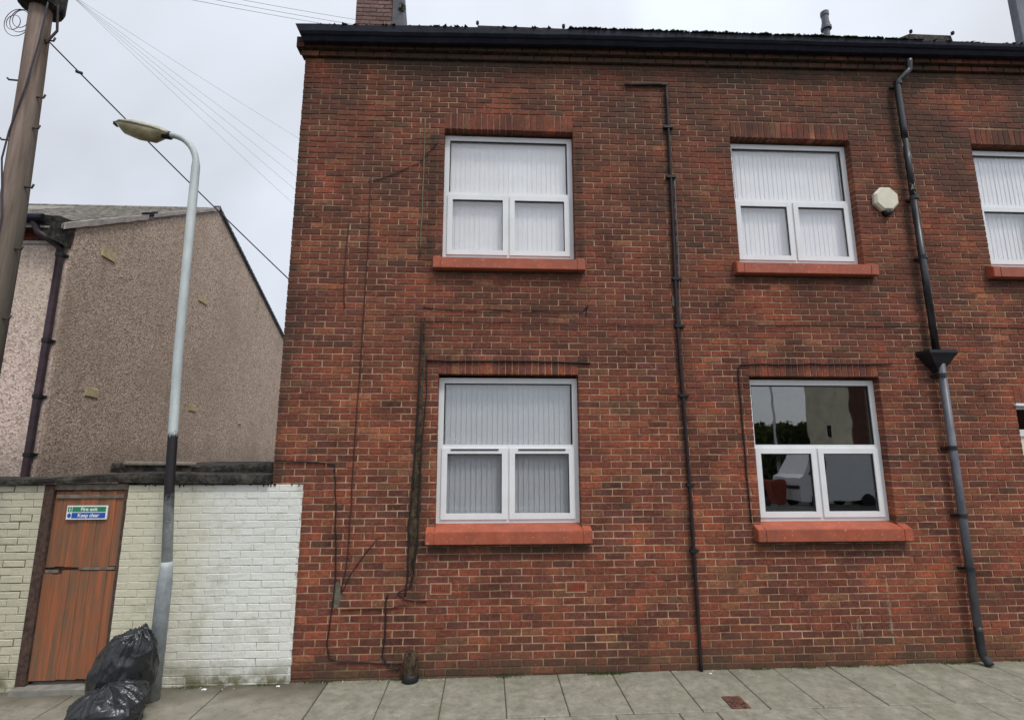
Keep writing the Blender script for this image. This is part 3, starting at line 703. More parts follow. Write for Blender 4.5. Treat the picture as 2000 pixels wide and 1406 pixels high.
# downpipe with hopper
dp = MB(); X = 5.31; yp = D - .09
r_ = .038
dp.tube(bez([(5.445, 5.64, 7.30), (5.445, 5.66, 7.17), (5.40, 5.67, 7.12), (5.30, yp, 7.02), (X - .01, yp, 6.93), (X - .01, yp, 6.2)], 4), r_, 12)
dp.tube([(X - .01, yp, 6.2), (X - .01, yp, 5.4)], r_, 12, mi=1)
dp.tube([(X - .01, yp, 5.4), (X - .005, yp, 3.42)], r_, 12)
dp.tube([(X + .03, yp, 3.30), (X + .01, yp, .42)], r_ + .003, 12, mi=2)
dp.tube(bez([(X + .01, yp, .42), (X + .012, yp, .2), (X + .02, yp - .005, .13), (X + .04, yp - .05, .045)], 4), r_ + .004, 12, mi=0)
dpo = dp.build('downpipe', [M['pipe'], M['pipe_flake'], M['pipe_grey']], bld, smooth=True)
hp = MB()
hw = [(.20, 3.455), (.205, 3.42), (.16, 3.37), (.11, 3.30), (.055, 3.25), (.045, 3.22)]
rg = []
for w2, zz in hw:
    dpth = .05 + w2 * .45
    rg.append([hp.vert(p) for p in ((X + .012 - w2, D - .002, zz), (X + .012 + w2, D - .002, zz), (X + .012 + w2 * .85, D - .03 - dpth, zz), (X + .012 - w2 * .85, D - .03 - dpth, zz))])
for u, v in zip(rg, rg[1:]):
    for q in range(4): hp.face((u[q], u[(q + 1) % 4], v[(q + 1) % 4], v[q]))
hp.face(rg[0]); hp.face(rg[-1][::-1])
hp.build('hopper_head', M['black'], dpo)
for zz in (6.98, 5.38, 4.6, 2.3, 1.55, .98, 3.14):
    bz = MB().lathe(X + (.0 if zz > 3.2 else .018), yp, [(r_ + .010, zz), (r_ + .012, zz + .045)], 12)
    bz.box(X - .05, X + .06, D - .028, D - .006, zz + .008, zz + .036); bz.build('bracket', M['pipe'], dpo)

# ------------------------------------------------------------------ things fixed to the facade
al = thing('alarm_box', 'cream round alarm box on the brick wall beside the black downpipe', 'alarm box', (4.98, D, 5.40))
a_ = MB(); n = 8; r0 = .165
for rr, y in ((r0, -.006), (r0 + .003, -.04), (r0 - .02, -.065), (.02, -.072)):
    pass
rings = [[a_.vert((rr * math.cos(2 * math.pi * (q + .5) / n), y, rr * math.sin(2 * math.pi * (q + .5) / n))) for q in range(n)] for rr, y in ((r0, -.005), (r0 + .003, -.045), (r0 - .022, -.07))]
for u, v in zip(rings, rings[1:]):
    for q in range(n): a_.face((u[q], u[(q + 1) % n], v[(q + 1) % n], v[q]))
a_.face(rings[-1]); a_.face(rings[0][::-1]); a_.build('alarm_cover', M['cream'], al)
MB().tube([(0, -.005, -.175), (0, -.06, -.178)], [.05, .035], 10).build('strobe', M['black'], al, smooth=True)

cc = thing('cable_conduit', 'tall thin black conduit running down the brick wall between the two window bays', 'conduit', (2.27, D, 0))
pts = [(0, -.03, gz(2.27)), (.0, -.03, .5), (-.012, -.03, 2.2), (-.045, -.03, 3.85), (-.02, -.03, 5.6), (-.01, -.03, 6.9)]
MB().tube(bez(pts, 6), .019, 8).build('pipe', M['cable'], cc, smooth=True)
MB().tube(bez([(-.01, -.03, 6.9), (-.03, -.03, 6.925), (-.55, -.028, 6.90)], 6), [.017 + .01 * (1 - i / 12) for i in range(13)], 8).build('elbow', M['cable'], cc, smooth=True)
tubeobj('inner_cable', bez([(.025, -.03, 5.65), (.018, -.032, 4.6), (-.012, -.034, 3.75)], 6), .007, M['pipe_grey'], cc)
MB().box(-.085, -.05, -.02, -.004, 3.98, 4.10).build('cover_plate', M['cement'], cc)
for zz in (1.2, 1.9, 2.9, 3.72, 4.3, 5.62, 6.3): MB().box(-.075 + (0.03 if zz < 2.5 else 0), .04, -.052, -.004, zz, zz + .03).build('clip', M['black'], cc)

def facade_cable(label, pts, r, mat, seed=0, group=None, n=6, y=D - .012):
    p = bez([(x, y - r * .5, z) for x, z in pts], n, .012, seed)
    o = MB().tube(p, r, 6).build('wall_cable', M[mat], None, smooth=True)
    return tag(o, label, 'cable', 'cables fixed to the brick wall')
facade_cable('brown cable dropping nearly full height, left of the old pipe scar', [(-1.43, 5.55), (-1.42, 4.6), (-1.44, 3.3), (-1.46, 2.2), (-1.47, 1.2), (-1.52, .83)], .006, 'cable_brown', 1)
facade_cable('cable running down close to the building corner, then along the foot to the dark stub', [(-2.30, 2.19), (-1.66, 2.15), (-1.62, 1.6), (-1.58, .95), (-1.63, .35), (-1.60, .2), (-1.5, .16), (-.87, .13)], .007, 'cable', 2)
facade_cable('short black cable down to the dark capped stub at the pavement', [(-1.03, .80), (-1.05, .72), (-1.045, .4), (-1.07, .2), (-1.0, .10), (-.88, .085)], .009, 'cable', 3)
facade_cable('thin cable slanting down left below the old pipe scar', [(-1.16, 1.38), (-1.45, .98), (-1.52, .83)], .0045, 'cable', 4)
facade_cable('thin grey green cable straight down left of the upper left window', [(-.80, 6.35), (-.80, 5.6), (-.81, 4.55)], .007, 'cable_grey', 5)
facade_cable('thin cable slanting from the upper left window down towards the corner', [(-.62, 6.05), (-.85, 5.75), (-1.25, 5.55), (-1.45, 5.48)], .0045, 'cable', 6)
facade_cable('sagging cable running level above the lower left window', [(-.76, 3.93), (-.6, 3.90), (.3, 3.905), (1.1, 3.905), (1.17, 3.98), (1.14, 3.86)], .006, 'cable', 7)
facade_cable('thick dark cable lying over the brick arch of the lower left window', [(-.70, 3.30), (.2, 3.30), (1.1, 3.295), (1.18, 3.29)], .011, 'cable', 8)
facade_cable('dark cable over the arch of the lower right window, dropping down beside it', [(4.80, 3.30), (3.8, 3.295), (2.95, 3.29), (2.925, 3.24), (2.93, 2.2), (2.94, 1.50)], .009, 'cable', 9)
facade_cable('very thin dark line of cable running level across the whole wall between the storeys', [(-.72, 3.76), (2.2, 3.755), (5.1, 3.765), (8.4, 3.775)], .0045, 'cable_brown', 10)
facade_cable('short faint cable hanging left of the brown cable at mid height', [(-1.66, 5.0), (-1.68, 4.4), (-1.66, 3.9)], .005, 'cable_brown', 11)
# old pipe scar: rough dirty strip with ragged edges, left on the bricks
sc = MB(); n = 150; rows = []
for i in range(n + 1):
    t = i / n; z = 3.80 - 2.95 * t; cx = -.735 - .05 * t
    wd = (.011 + .042 * min(1, max(0, (t - .22) * 2.2))) * (1 if t < .82 else max(.2, (1 - t) / .18))
    a_, b_ = wd * (1 + .28 * noise.noise(Vector((0, z * 16, 2)))), wd * (1 + .28 * noise.noise(Vector((7, z * 16, 2))))
    rows.append([sc.vert(p) for p in ((cx - a_, D - .0045, z), (cx - a_ * .6, D - .0085, z), (cx + b_ * .6, D - .0085, z), (cx + b_, D - .0045, z))])
for u, v in zip(rows, rows[1:]):
    for q in range(3): sc.face((u[q], u[q + 1], v[q + 1], v[q]))
tag(sc.build('pipe_scar', M['scar'], None), 'dark rough vertical scar of a removed pipe beside the lower left window', 'wall scar')
facade_cable('black cable left along the dark pipe scar by the lower left window', [(-.765, 3.80), (-.775, 3.0), (-.80, 2.2), (-.835, 1.5), (-.83, .95), (-.86, .78)], .008, 'cable', 12)
facade_cable('second cable along the right side of the dark pipe scar', [(-.70, 3.38), (-.69, 2.9), (-.73, 2.2), (-.745, 1.4), (-.77, 1.0)], .006, 'cable', 13)
# scraps of cable and clips at the foot of the scar
facade_cable('black loop of loose cable below the pipe scar', [(-.77, 1.0), (-.80, .86), (-.93, .82), (-.86, .75), (-.72, .735), (-.62, .735)], .006, 'cable', 14)
facade_cable('short level run of cable low on the wall left of the short black cable', [(-1.50, .665), (-1.2, .67), (-1.0, .665), (-.80, .70)], .005, 'cable_brown', 15)
pt = MB(); 
for i in range(26):
    a = 2 * math.pi * i / 26; pt.vert((-1.565 + (.045 + .012 * noise.noise(Vector((i, 0, 0)))) * math.cos(a), D - .006, .80 + (.13 + .03 * noise.noise(Vector((0, i, 0)))) * math.sin(a)))
pt.face(list(range(26))); 
bm = bmesh.new(); me = pt.mesh('t', M['cement']); bm.from_mesh(me); rr = bmesh.ops.extrude_face_region(bm, geom=bm.faces[:]); bmesh.ops.translate(bm, vec=(0, .007, 0), verts=[v for v in rr['geom'] if isinstance(v, bmesh.types.BMVert)]); bmesh.ops.recalc_face_normals(bm, faces=bm.faces); bm.to_mesh(me); bm.free()
tag(link('mortar_smear', me), 'grey cement smear low on the brick wall under the slanting thin cable', 'cement smear')
# dark capped stub by the pavement
st = thing('capped_stub', 'dark domed pipe stub standing against the foot of the brick wall', 'pipe stub', (-.765, D - .055, gz(-.77)))
MB().lathe(0, 0, [(.074, 0), (.078, .05), (.076, .06), (.076, .20), (.070, .245), (.045, .275), (.004, .285)], 16).build('stub_body', M['scar'], st, smooth=True)
MB().lathe(0, 0, [(.082, .0), (.090, .02), (.085, .055), (.0765, .075)], 12).build('collar', M['black'], st, smooth=True)
# pale splash stains: thin lime runs on the bricks
for x, z0_, z1_, wd, lb in ((4.05, .27, .50, .03, 'pale streak on the bricks low between the conduit and downpipe'), (4.42, .2, .95, .025, 'long faint pale run down the bricks below the lower right window')):
    s_ = MB(); L_ = []
    for i in range(21):
        t = i / 20; z = z0_ + (z1_ - z0_) * t; ww = wd * math.sin(math.pi * t) ** .5 * (.7 + .5 * noise.noise(Vector((x, z * 12, 0))))
        L_.append((s_.vert((x - ww, D - .0052, z)), s_.vert((x + ww * .3, D - .0060, z)), s_.vert((x + ww, D - .0052, z))))
    for a, b in zip(L_, L_[1:]): s_.face((a[0], a[1], b[1], b[0])); s_.face((a[1], a[2], b[2], b[1]))
    m_ = bpy.data.materials.get('lime_run')
    if not m_:
        kk = NB('lime_run', .95, .1); cc_ = kk.ramp(kk.noise(25, 5, .7), (.40, 0), (.62, .42)); kk.ln(cc_, kk.b.inputs['Alpha']); kk.color((.45, .40, .30)); m_ = kk.m
    tag(s_.build('lime_stain', m_), lb, 'stain')

# ------------------------------------------------------------------ yard wall
yw = thing('yard_wall', 'white painted brick yard wall with a brown door and dark coping', 'wall')
YY = D - .03
yc = MB()
yc.box(-9, -4.64, YY + .008, YY + .21, -.2, 1.93); yc.box(-3.80, -2.335, YY + .008, YY + .21, -.2, 1.93); yc.box(-2.333, -1.985, YY + .008, D + .0030, -.15, 1.93)
yc.build('wall_core', M['paintjoint'], yw)
paintc = (1, 1, 1)
pm = MB(); cand = []
z = -.09; q = 0
while z < 1.92:
    for a, b in ((-9, -4.64), (-3.80, -1.975)):
        off = a - (BL / 2 if q % 2 else 0) - rng.uniform(0, .02); x = off
        while x < b:
            l, r_ = max(x, a), min(x + BL, b)
            if r_ - l > .04: cand.append((l, r_, z, min(z + CH, 1.935)))
            x += BL
    z += CH; q += 1
PST = []
for _ in range(24):
    m = MB(); m.brick(-.1105, .1105, -.0355, .0355, .0015, .010, paintc, bev=.005, jit=.003); PST.append(m.mesh('brick', M['paintbrick'], col=True))
PSTL = []
for _ in range(12):
    m = MB(); m.brick(-.105, .105, -.0325, .0325, -.003, .010, paintc, bev=.007, jit=.004); PSTL.append(m.mesh('brick', M['paintbrick'], col=True))
cnt = 0
for b in cand:
    cx, cz = (b[0] + b[1]) / 2, (b[2] + b[3]) / 2
    if abs(b[1] - b[0] - BL) < .001 and b[3] - b[2] > .074 and shown(cx, cz, YY) and cz > gz(cx) and cnt < 290:
        link('brick', rng.choice(PSTL if cx < -4.64 and rng.random() < .6 else PST), yw, (cx, YY + rng.uniform(-.0015, .0015), cz)); cnt += 1
    else:
        pm.brick(b[0] + .002, b[1] - .002, b[2] + .002, b[3] - .002, YY + rng.uniform(.0, .003), YY + .010, paintc, bev=.005, jit=.003)
pm.build('brick_mass', M['paintbrick'], yw, col=True, kind='stuff')
# door: frame, planks in two tiers, ledge
yd = MB().box(-4.64, -4.545, YY - .012, YY + .12, 0.0, 1.935).box(-3.828, -3.80, YY + .005, YY + .12, 0.0, 1.9).build('door', M['doorframe'], yw)
MB().box(-4.545, -3.80, YY - .002, YY + .12, 1.885, 1.945).build('door_head', M['greywood'], yd)
MB().box(-4.543, -3.83, YY + .045, YY + .06, .02, 1.884).build('door_backing', M['doorframe'], yd)
xs_ = -4.54; wds = [.085, .095, .08, .10, .09, .085, .09, .083]
for tier, (za, zb) in enumerate(((.045, 1.075), (1.11, 1.872))):
    x = xs_
    for i, wd in enumerate(wds):
        dy = rng.uniform(-.004, .004); zt = zb + rng.uniform(-.006, .004); zl = za + rng.uniform(-.004, .008)
        if tier == 0 and i < 2: zt -= .03
        MB().box(x + .001, x + wd - .001, YY + .012 + dy + .008 * tier, YY + .040, zl, zt).build('plank', M['door'], yd)
        x += wd
MB().box(-4.20, -3.84, YY + .006, YY + .024, 1.083, 1.108).box(-4.53, -4.40, YY + .010, YY + .024, 1.055, 1.085).build('ledge', M['greywood'], yd)
MB().box(-4.52, -3.84, YY + .004, YY + .018, 1.80, 1.835).build('top_rail', M['greywood'], yd)
MB().box(-4.62, -3.78, YY - .10, YY + .10, -.09, gz(-4.2) + .045).build('threshold', M['kerb'], yd)
# coping
def ribbon(name, st, y0, y1, mat, parent):
    m = MB(); rg_ = []
    for x, zb, zt in st: rg_.append([m.vert(p) for p in ((x, y0, zb), (x, y0 - .004, (zb + zt) / 2), (x, y0 + .004, zt), (x, y1, zt + .01), (x, y1, zb))])
    for u, v in zip(rg_, rg_[1:]):
        for q in range(5): m.face((u[q], u[(q + 1) % 5], v[(q + 1) % 5], v[q]))
    m.face(rg_[0]); m.face(rg_[-1][::-1]); return m.build(name, M[mat], parent)
stn = [(-9 + .25 * i, 1.935 + noise.noise(Vector((i * .7, 0, 0))) * .008, 2.0 + noise.noise(Vector((i * .9, 3, 0))) * .012) for i in range(17)]
stn += [(-4.66, 1.947, 2.0), (-4.3, 1.958, 2.025), (-3.86, 1.965, 2.05), (-3.5, 1.952, 2.055), (-3.2, 1.945, 2.045), (-2.8, 1.945, 2.04), (-2.5, 1.946, 2.038), (-2.33, 1.944, 2.035)]
ribbon('coping', stn, YY - .045, YY + .26, 'felt', yw)
# nails and tar drips below the coping
dm = MB()
for i in range(26):
    x = rng.uniform(-5.3, -2.0) if i < 24 else -2.1
    if -4.64 < x < -3.8: continue
    h_ = rng.uniform(.012, .04); dm.hexa([(x, YY - .006, 1.943 - h_), (x + .005, YY - .006, 1.943 - h_), (x + .005, YY + .002, 1.943 - h_), (x, YY + .002, 1.943 - h_), (x - .006, YY - .006, 1.943), (x + .012, YY - .006, 1.943), (x + .012, YY + .002, 1.943), (x - .006, YY + .002, 1.943)])
dm.build('tar_drip', M['felt'], yw, kind='stuff')
# lean-to roof behind the wall
lt = thing('shed', 'low dark felt roofed lean-to just showing above the yard wall', 'shed')
ribbon('roof_edge', [(-4.25, 2.05, 2.155), (-3.9, 2.03, 2.16), (-3.5, 2.03, 2.15), (-3.35, 2.03, 2.10), (-3.0, 2.03, 2.125), (-2.6, 2.03, 2.15), (-2.34, 2.03, 2.165)], 6.12, 6.3, 'felt', lt)
ribbon('felt_strip', [(-4.1, 2.13, 2.165), (-3.3, 2.125, 2.155)], 6.09, 6.14, 'greywood', lt)
MB().box(-4.2, -2.35, 6.32, 8.4, 2.0, 2.12).build('roof', M['felt'], lt)
MB().box(-4.2, -2.35, 6.2, 8.4, -.2, 1.99).build('wall', M['redbrick_far'], lt)
# the sign on the door
sg = thing('door_sign', 'small green and blue fire exit keep clear sign on the brown yard door', 'sign', (-4.185, YY - .0015, 1.655))
MB().box(-.205, .205, -.002, .010, -.070, .070).build('sign_plate', M['white'], sg)
MB().box(-.150, .190, -.0035, -.0022, .006, .058).build('green_panel', M['green'], sg)
MB().box(-.150, .190, -.0035, -.0022, -.058, -.002).build('blue_panel', M['blue'], sg)
MB().box(-.195, -.156, -.0035, -.0022, .006, .058).build('exit_symbol', M['green'], sg)
m = MB(); ids = [m.vert((-.175 + .019 * math.cos(2 * math.pi * q / 16), -.0035, -.030 + .024 * math.sin(2 * math.pi * q / 16))) for q in range(16)]; m.face(ids); m.build('mandatory_symbol', M['blue'], sg)
def text(s_, x, z, size, par, mat):
    c_ = bpy.data.curves.new('lettering', 'FONT'); c_.body = s_; c_.size = size; c_.align_x = 'CENTER'; c_.align_y = 'CENTER'; c_.extrude = .0004
    o = bpy.data.objects.new('lettering', c_); COL.objects.link(o); c_.materials.append(M[mat]); o.parent = par; o.location = (x, -.0045, z); o.rotation_euler = (R(90), 0, 0)
    c_.offset = .0012; bpy.context.view_layer.update()
    me = bpy.data.meshes.new_from_object(o.evaluated_get(bpy.context.evaluated_depsgraph_get())); bpy.data.objects.remove(o)
    o = link('lettering', me, par, (x, -.0045, z)); o.rotation_euler = (R(90), 0, 0); return o
text('Fire exit', .02, .032, .050, sg, 'white'); text('Keep clear', .02, -.030, .050, sg, 'white')
fm = MB(); fm.tube([(-.171, -.005, .048), (-.171, -.0052, .052)], .004, 6); fm.tube([(-.172, -.005, .044), (-.177, -.005, .028), (-.170, -.005, .012)], .003, 5); fm.tube([(-.183, -.005, .036), (-.165, -.005, .034)], .0025, 5); fm.build('running_figure', M['white'], sg)

# ------------------------------------------------------------------ pebbledashed house behind
hs = thing('rendered_house', 'pebbledashed gable ended house rising behind the yard wall', 'house')
HX, Y0, Y1, ZE, ZR = -7.0, 8.5, 18.6, 6.08, 8.42; YR = 12.7; ZE2 = 5.49
def gable(x0, x1):
    m = MB(); P_ = [(Y0 + .02, -.2), (Y1, -.2), (Y1, ZE2), (YR, ZR - .03), (Y0 + .02, ZE - .03)]
    a = [m.vert((x0, y, z)) for y, z in P_]; b = [m.vert((x1, y, z)) for y, z in P_]
    m.face(a); m.face(b[::-1])
    for i in range(5): m.face((a[i], a[(i + 1) % 5], b[(i + 1) % 5], b[i]))
    return m
gable(HX - 6.5, HX).build('wall', M['dash'], hs)
MB().box(HX - 6.5, HX - .012, Y0 - .03, Y0 + .018, -.2, 5.68).build('front_render', M['dash_pink'], hs)
MB().box(HX - 6.5, HX - .05, Y0 - .06, Y0 - .031, 5.68, 5.735).build('string_course', M['lead'], hs)
bnd = MB(); q = 0; zz = 5.75
while zz < 6.1:
    x = HX - 2.2 - (.11 if q % 2 else 0)
    while x < HX - .03:
        r_ = min(x + BL, HX - .015); bnd.brick(x + .006, r_ - .006, zz + .006, zz + .069, Y0 - .035, Y0 + .01, tuple(v * rng.uniform(.7, 1.2) for v in (.30, .06, .035)), jit=.003); x += BL
    zz += CH; q += 1
MB().box(HX - 6.5, HX - .015, Y0 - .025, Y0 + .017, 5.737, 6.12).build('brick_band', M['redband'], hs)
bnd.build('brick', M['brick'], hs, col=True, kind='stuff')
# roof slopes
def rz(y): return ZE + .0 + (y - Y0) * (ZR - ZE) / (YR - Y0)
m = MB(); ye = Y0 - .28
m.hexa([(HX - 6.6, ye, rz(ye) - .05), (HX + .03, ye, rz(ye) - .05), (HX + .03, YR, ZR - .09), (HX - 6.6, YR, ZR - .09), (HX - 6.6, ye, rz(ye)), (HX + .03, ye, rz(ye)), (HX + .03, YR, ZR + .0), (HX - 6.6, YR, ZR + .0)])
m.hexa([(HX - 6.6, YR, ZR - .02), (HX + .015, YR, ZR - .02), (HX + .015, Y1 + .2, ZE2 - .15), (HX - 6.6, Y1 + .2, ZE2 - .15), (HX - 6.6, YR, ZR + .04), (HX + .015, YR, ZR + .04), (HX + .015, Y1 + .2, ZE2 - .06), (HX - 6.6, Y1 + .2, ZE2 - .06)])
hr = m.build('roof', M['oldtile'], hs)
# slates on the visible slope
sl = MB(); nr = 22
for i in range(nr):
    ya = ye + (YR - ye) * i / nr; yb = ye + (YR - ye) * (i + 1.15) / nr
    x = HX - 3.2 + (.13 if i % 2 else 0)
    while x < HX + .02:
        xb = min(x + .25, HX + .035); t = rng.uniform(.006, .022)
        sl.hexa([(x + .004, ya, rz(ya)), (xb - .004, ya, rz(ya)), (xb - .004, yb, rz(yb) - .01), (x + .004, yb, rz(yb) - .01), (x + .004, ya, rz(ya) + .012 + t), (xb - .004, ya, rz(ya) + .012 + t), (xb - .004, yb, rz(yb) + .004), (x + .004, yb, rz(yb) + .004)]); x += .255
sl.build('slate', M['oldtile'], hr, kind='stuff')
# ragged verge: two pale bedded strips, the nearer one lower
def verge(ya, yb, up, dn, mat, name='verge_strip', n=14):
    m = MB(); rg_ = []
    for i in range(n + 1):
        y = ya + (yb - ya) * i / n; j1 = noise.noise(Vector((y * 4, 0, 1))) * .018; j2 = noise.noise(Vector((y * 6, 5, 1))) * .022
        rg_.append([m.vert(p) for p in ((HX + .002, y, rz(y) + dn + j1), (HX + .05, y, rz(y) + dn + j1), (HX + .055, y, rz(y) + up + j2), (HX + .002, y, rz(y) + up + j2))])
    for u, v in zip(rg_, rg_[1:]):
        for q in range(4): m.face((u[q], u[(q + 1) % 4], v[(q + 1) % 4], v[q]))
    m.face(rg_[0]); m.face(rg_[-1][::-1]); return m.build(name, M[mat], hr)
verge(Y0 - .26, 10.15, .04, -.07, 'lead'); verge(10.3, YR, .05, -.035, 'lead')
verge(10.0, 10.4, .09, .0, 'gutter', 'loose_slate')
m = MB()
for i in range(40):
    ya = YR + (Y1 + .2 - YR) * i / 40; yb = YR + (Y1 + .2 - YR) * (i + .9) / 40; f = lambda y: ZR + .05 - (y - YR) * (ZR - ZE2) / (Y1 - YR)
    m.hexa([(HX - .1, ya, f(ya) - .04), (HX + .06, ya, f(ya) - .04), (HX + .06, yb, f(yb) - .04), (HX - .1, yb, f(yb) - .04), (HX - .1, ya, f(ya) + .04), (HX + .06, ya, f(ya) + .04), (HX + .06, yb, f(yb) + .02), (HX - .1, yb, f(yb) + .02)])
m.build('verge_slate', M['slate'], hr, kind='stuff')
m = MB()
for i in range(24):
    x = HX - 6 + .25 * i; m.tube([(x, YR, ZR - .01), (x + .24, YR, ZR - .01)], .05, 8)
m.build('ridge_tile', M['oldtile'], hr, kind='stuff')
gu = MB(); gu.tube([(HX - 6.5, Y0 - .33, 6.03), (HX - .25, Y0 - .33, 6.02)], .07, 10); gu.box(HX - 6.5, HX - .02, Y0 - .24, Y0 - .035, 6.0, 6.06)
gu.build('gutter', M['gutter'], hs)
MB().hexa([(HX - .32, Y0 - .24, 5.78), (HX - .0, Y0 - .30, 5.62), (HX + .0, Y0 - .02, 5.62), (HX - .32, Y0 - .02, 5.78), (HX - .42, Y0 - .33, 6.08), (HX + .0, Y0 - .33, 6.06), (HX + .0, Y0 - .02, 6.1), (HX - .42, Y0 - .02, 6.1)]).build('corbel', M['felt'], hs)
pp = MB(); pp.tube(bez([(HX - .42, Y0 - .30, 5.98), (HX - .35, Y0 - .26, 5.80), (HX - .10, Y0 - .13, 5.62), (HX - .09, Y0 - .10, 5.52), (HX - .09, Y0 - .10, 0)], 6), .055, 10)
dpo2 = pp.build('downpipe', M['purplepipe'], hs, smooth=True)
for zz in (5.45, 4.0, 3.1, 2.2): MB().lathe(HX - .09, Y0 - .10, [(.068, zz), (.068, zz + .06)], 10).box(HX - .2, HX + .0, Y0 - .06, Y0 - .032, zz + .01, zz + .05).build('bracket', M['black'], dpo2)
for y, z, w_, h_ in ((9.30, 5.84, .34, .17), (9.36, 3.30, .30, .15), (12.5, 3.28, .30, .14), (12.45, 5.92, .36, .14), (14.9, 3.05, .2, .08)):
    MB().hexa([(HX, y - w_ / 2, z - h_ / 2), (HX + .02, y - w_ / 2, z - h_ / 2 + .01), (HX + .02, y + w_ / 2, z - h_ / 2 - .01), (HX, y + w_ / 2, z - h_ / 2), (HX, y - w_ / 2, z + h_ / 2), (HX + .02, y - w_ / 2 + .03, z + h_ / 2), (HX + .02, y + w_ / 2, z + h_ / 2 - .02), (HX, y + w_ / 2, z + h_ / 2)]).build('wall_patch', M['patch'], hs)

# ------------------------------------------------------------------ street lamp
LY = 5.5
lp = thing('street_lamp', 'grey steel street lamp with black painted lower column by the yard wall', 'street lamp', (-3.16, LY, gz(-3.16)))
MB().lathe(0, 0, [(.067, 0), (.066, 1.04), (.062, 1.10), (.053, 1.20), (.050, 1.25)], 20).build('base', M['galv'], lp, smooth=True)
pts = [(0, 0, 1.22), (-.06, 0, 2.0), (-.12, 0, 3.3), (-.155, 0, 5.0), (-.165, 0, 5.5)]
cxr, czr, rr_ = -.165 - .33, 5.5, .33
for i in range(1, 9):
    a = R(11 * i); pts.append((cxr + rr_ * math.cos(a) - .0, 0, czr + rr_ * math.sin(a) * 1.15))
pts.append((pts[-1][0] - .05, 0, pts[-1][2] + .004))
MB().tube(pts, [.049] + [.046] * 3 + [.044] + [.034] * (len(pts) - 5), 16).build('column', M['galv'], lp, smooth=True)
# lantern: housing above, bowl below
lx0, lz0 = -.50, 5.88
def lant(side):
    m = MB(); rg_ = []
    prof = [(0, .05, .05), (.06, .08, .07), (.16, .11, .085), (.34, .125, .085), (.50, .11, .06), (.575, .06, .03)]
    for s_, hw_, hh in prof:
        x = lx0 - s_; zc = lz0 + s_ * .19; ring = []
        for q in range(13):
            a = math.pi * q / 12
            zz = zc + math.sin(a) * hh * (.9 if side > 0 else -1.45 * (1 if .1 < s_ < .55 else .35)); ring.append(m.vert((x, hw_ * math.cos(a) * (1 if side > 0 else .9), zz)))
        rg_.append(ring)
    for u, v in zip(rg_, rg_[1:]):
        for q in range(12): m.face((u[q], u[q + 1], v[q + 1], v[q]))
        m.face((u[0], u[12], v[12], v[0]))
    m.face(rg_[0]); m.face(rg_[-1][::-1]); return m
lo = lant(1).build('lantern', M['lantern'], lp, smooth=True); lant(-1).build('bowl', M['bowl'], lo, smooth=True)
MB().tube([(lx0 + .02, 0, lz0 - .01), (lx0 - .1, 0, lz0 + .01)], .045, 12).build('spigot', M['black'], lo, smooth=True)
MB().box(-1.115, -1.09, -.03, .03, lz0 + .10, lz0 + .135).build('end_latch', M['black'], lo)

# ------------------------------------------------------------------ utility pole
up_ = thing('utility_pole', 'weathered brown wooden utility pole with climbing steps at the left edge', 'utility pole', (-4.74, 5.0, gz(-4.74)))
MB().tube([(0, 0, 0), (0, 0, 4.6), (-.05, 0, 6.2), (-.09, 0, 7.2), (-.14, 0, 9.0)], [.125, .108, .100, .096, .09], 20).build('pole', M['polewood'], up_, smooth=True)
for sx_, zz in ((1, 6.62), (-1, 6.13), (1, 5.95), (1, 5.60), (-1, 5.45), (1, 4.95), (-1, 4.72), (1, 4.3), (-1, 4.0), (1, 3.6)):
    x = sx_ * .088 - (.02 if zz < 5.5 else .06)
    MB().tube([(x, -.02, zz), (x + sx_ * .10, -.03, zz + (-.0 if sx_ < 0 else -.02)), (x + sx_ * .115, -.03, zz + .02)], .010, 6).build('step', M['iron'], up_, smooth=True)
MB().lathe(-.09, 0, [(.10, 7.0), (.19, 7.02), (.20, 7.06), (.20, 7.45), (.12, 7.5)], 16).build('terminal_box', M['felt'], up_)
tubeobj('pole_cable', bez([(.07, -.10, 7.0), (.06, -.11, 6.5), (.02, -.12, 6.0), (-.08, -.10, 5.5), (-.10, -.10, 5.2), (.02, -.12, 4.6), (.02, -.14, 0.1)], 6), .008, M['wire'], up_)
tubeobj('pole_cable', bez([(.10, -.02, 7.05), (.12, 0, 6.75), (.07, -.05, 6.55)], 6), .012, M['cable'], up_)
for sd_, (cx, cz, rr2) in enumerate(((-.27, 6.88, .085), (-.25, 6.84, .11), (-.30, 6.80, .07), (-.24, 6.78, .13))):
    tubeobj('cable_coil', [(cx + rr2 * math.cos(2 * math.pi * q / 20), -.02 * sd_, cz + rr2 * 1.25 * math.sin(2 * math.pi * q / 20)) for q in range(21)], .0035, M['wire'], up_, n=5)

# ------------------------------------------------------------------ overhead wires
def wire(label, a, b, sag, r=.006, knot=None):
    a, b = Vector(a), Vector(b); pts = []
    for i in range(31):
        t = i / 30; p = a.lerp(b, t); p.z -= sag * 4 * t * (1 - t); pts.append(p)
    m = MB().tube(pts, r, 5)
    if knot: q = pts[knot]; m.tube([q - Vector((.03, 0, -.01)), q + Vector((.03, 0, -.01))], r * 2.2, 6)
    return tag(m.build('overhead_wire', M['wire'], None, smooth=True), label, 'wire', 'overhead wires from the pole')
W0 = (-4.74, 5.0, 6.62)
wire('dark service cable passing behind the lamp head down to the brick corner', W0, (-2.33, 7.0, 4.22), .03, .008, 3)
for i, (yy, zz) in enumerate(((6.9, 5.33), (7.1, 5.62), (7.3, 5.90), (7.5, 6.22), (7.6, 6.75))):
    wire(['lowest', 'second lowest', 'middle', 'second highest', 'highest'][i] + ' thin wire of the fan spreading from the pole top across the sky', (-4.62, 5.05, 7.22), (-2.33, yy, zz), .02, .0013)
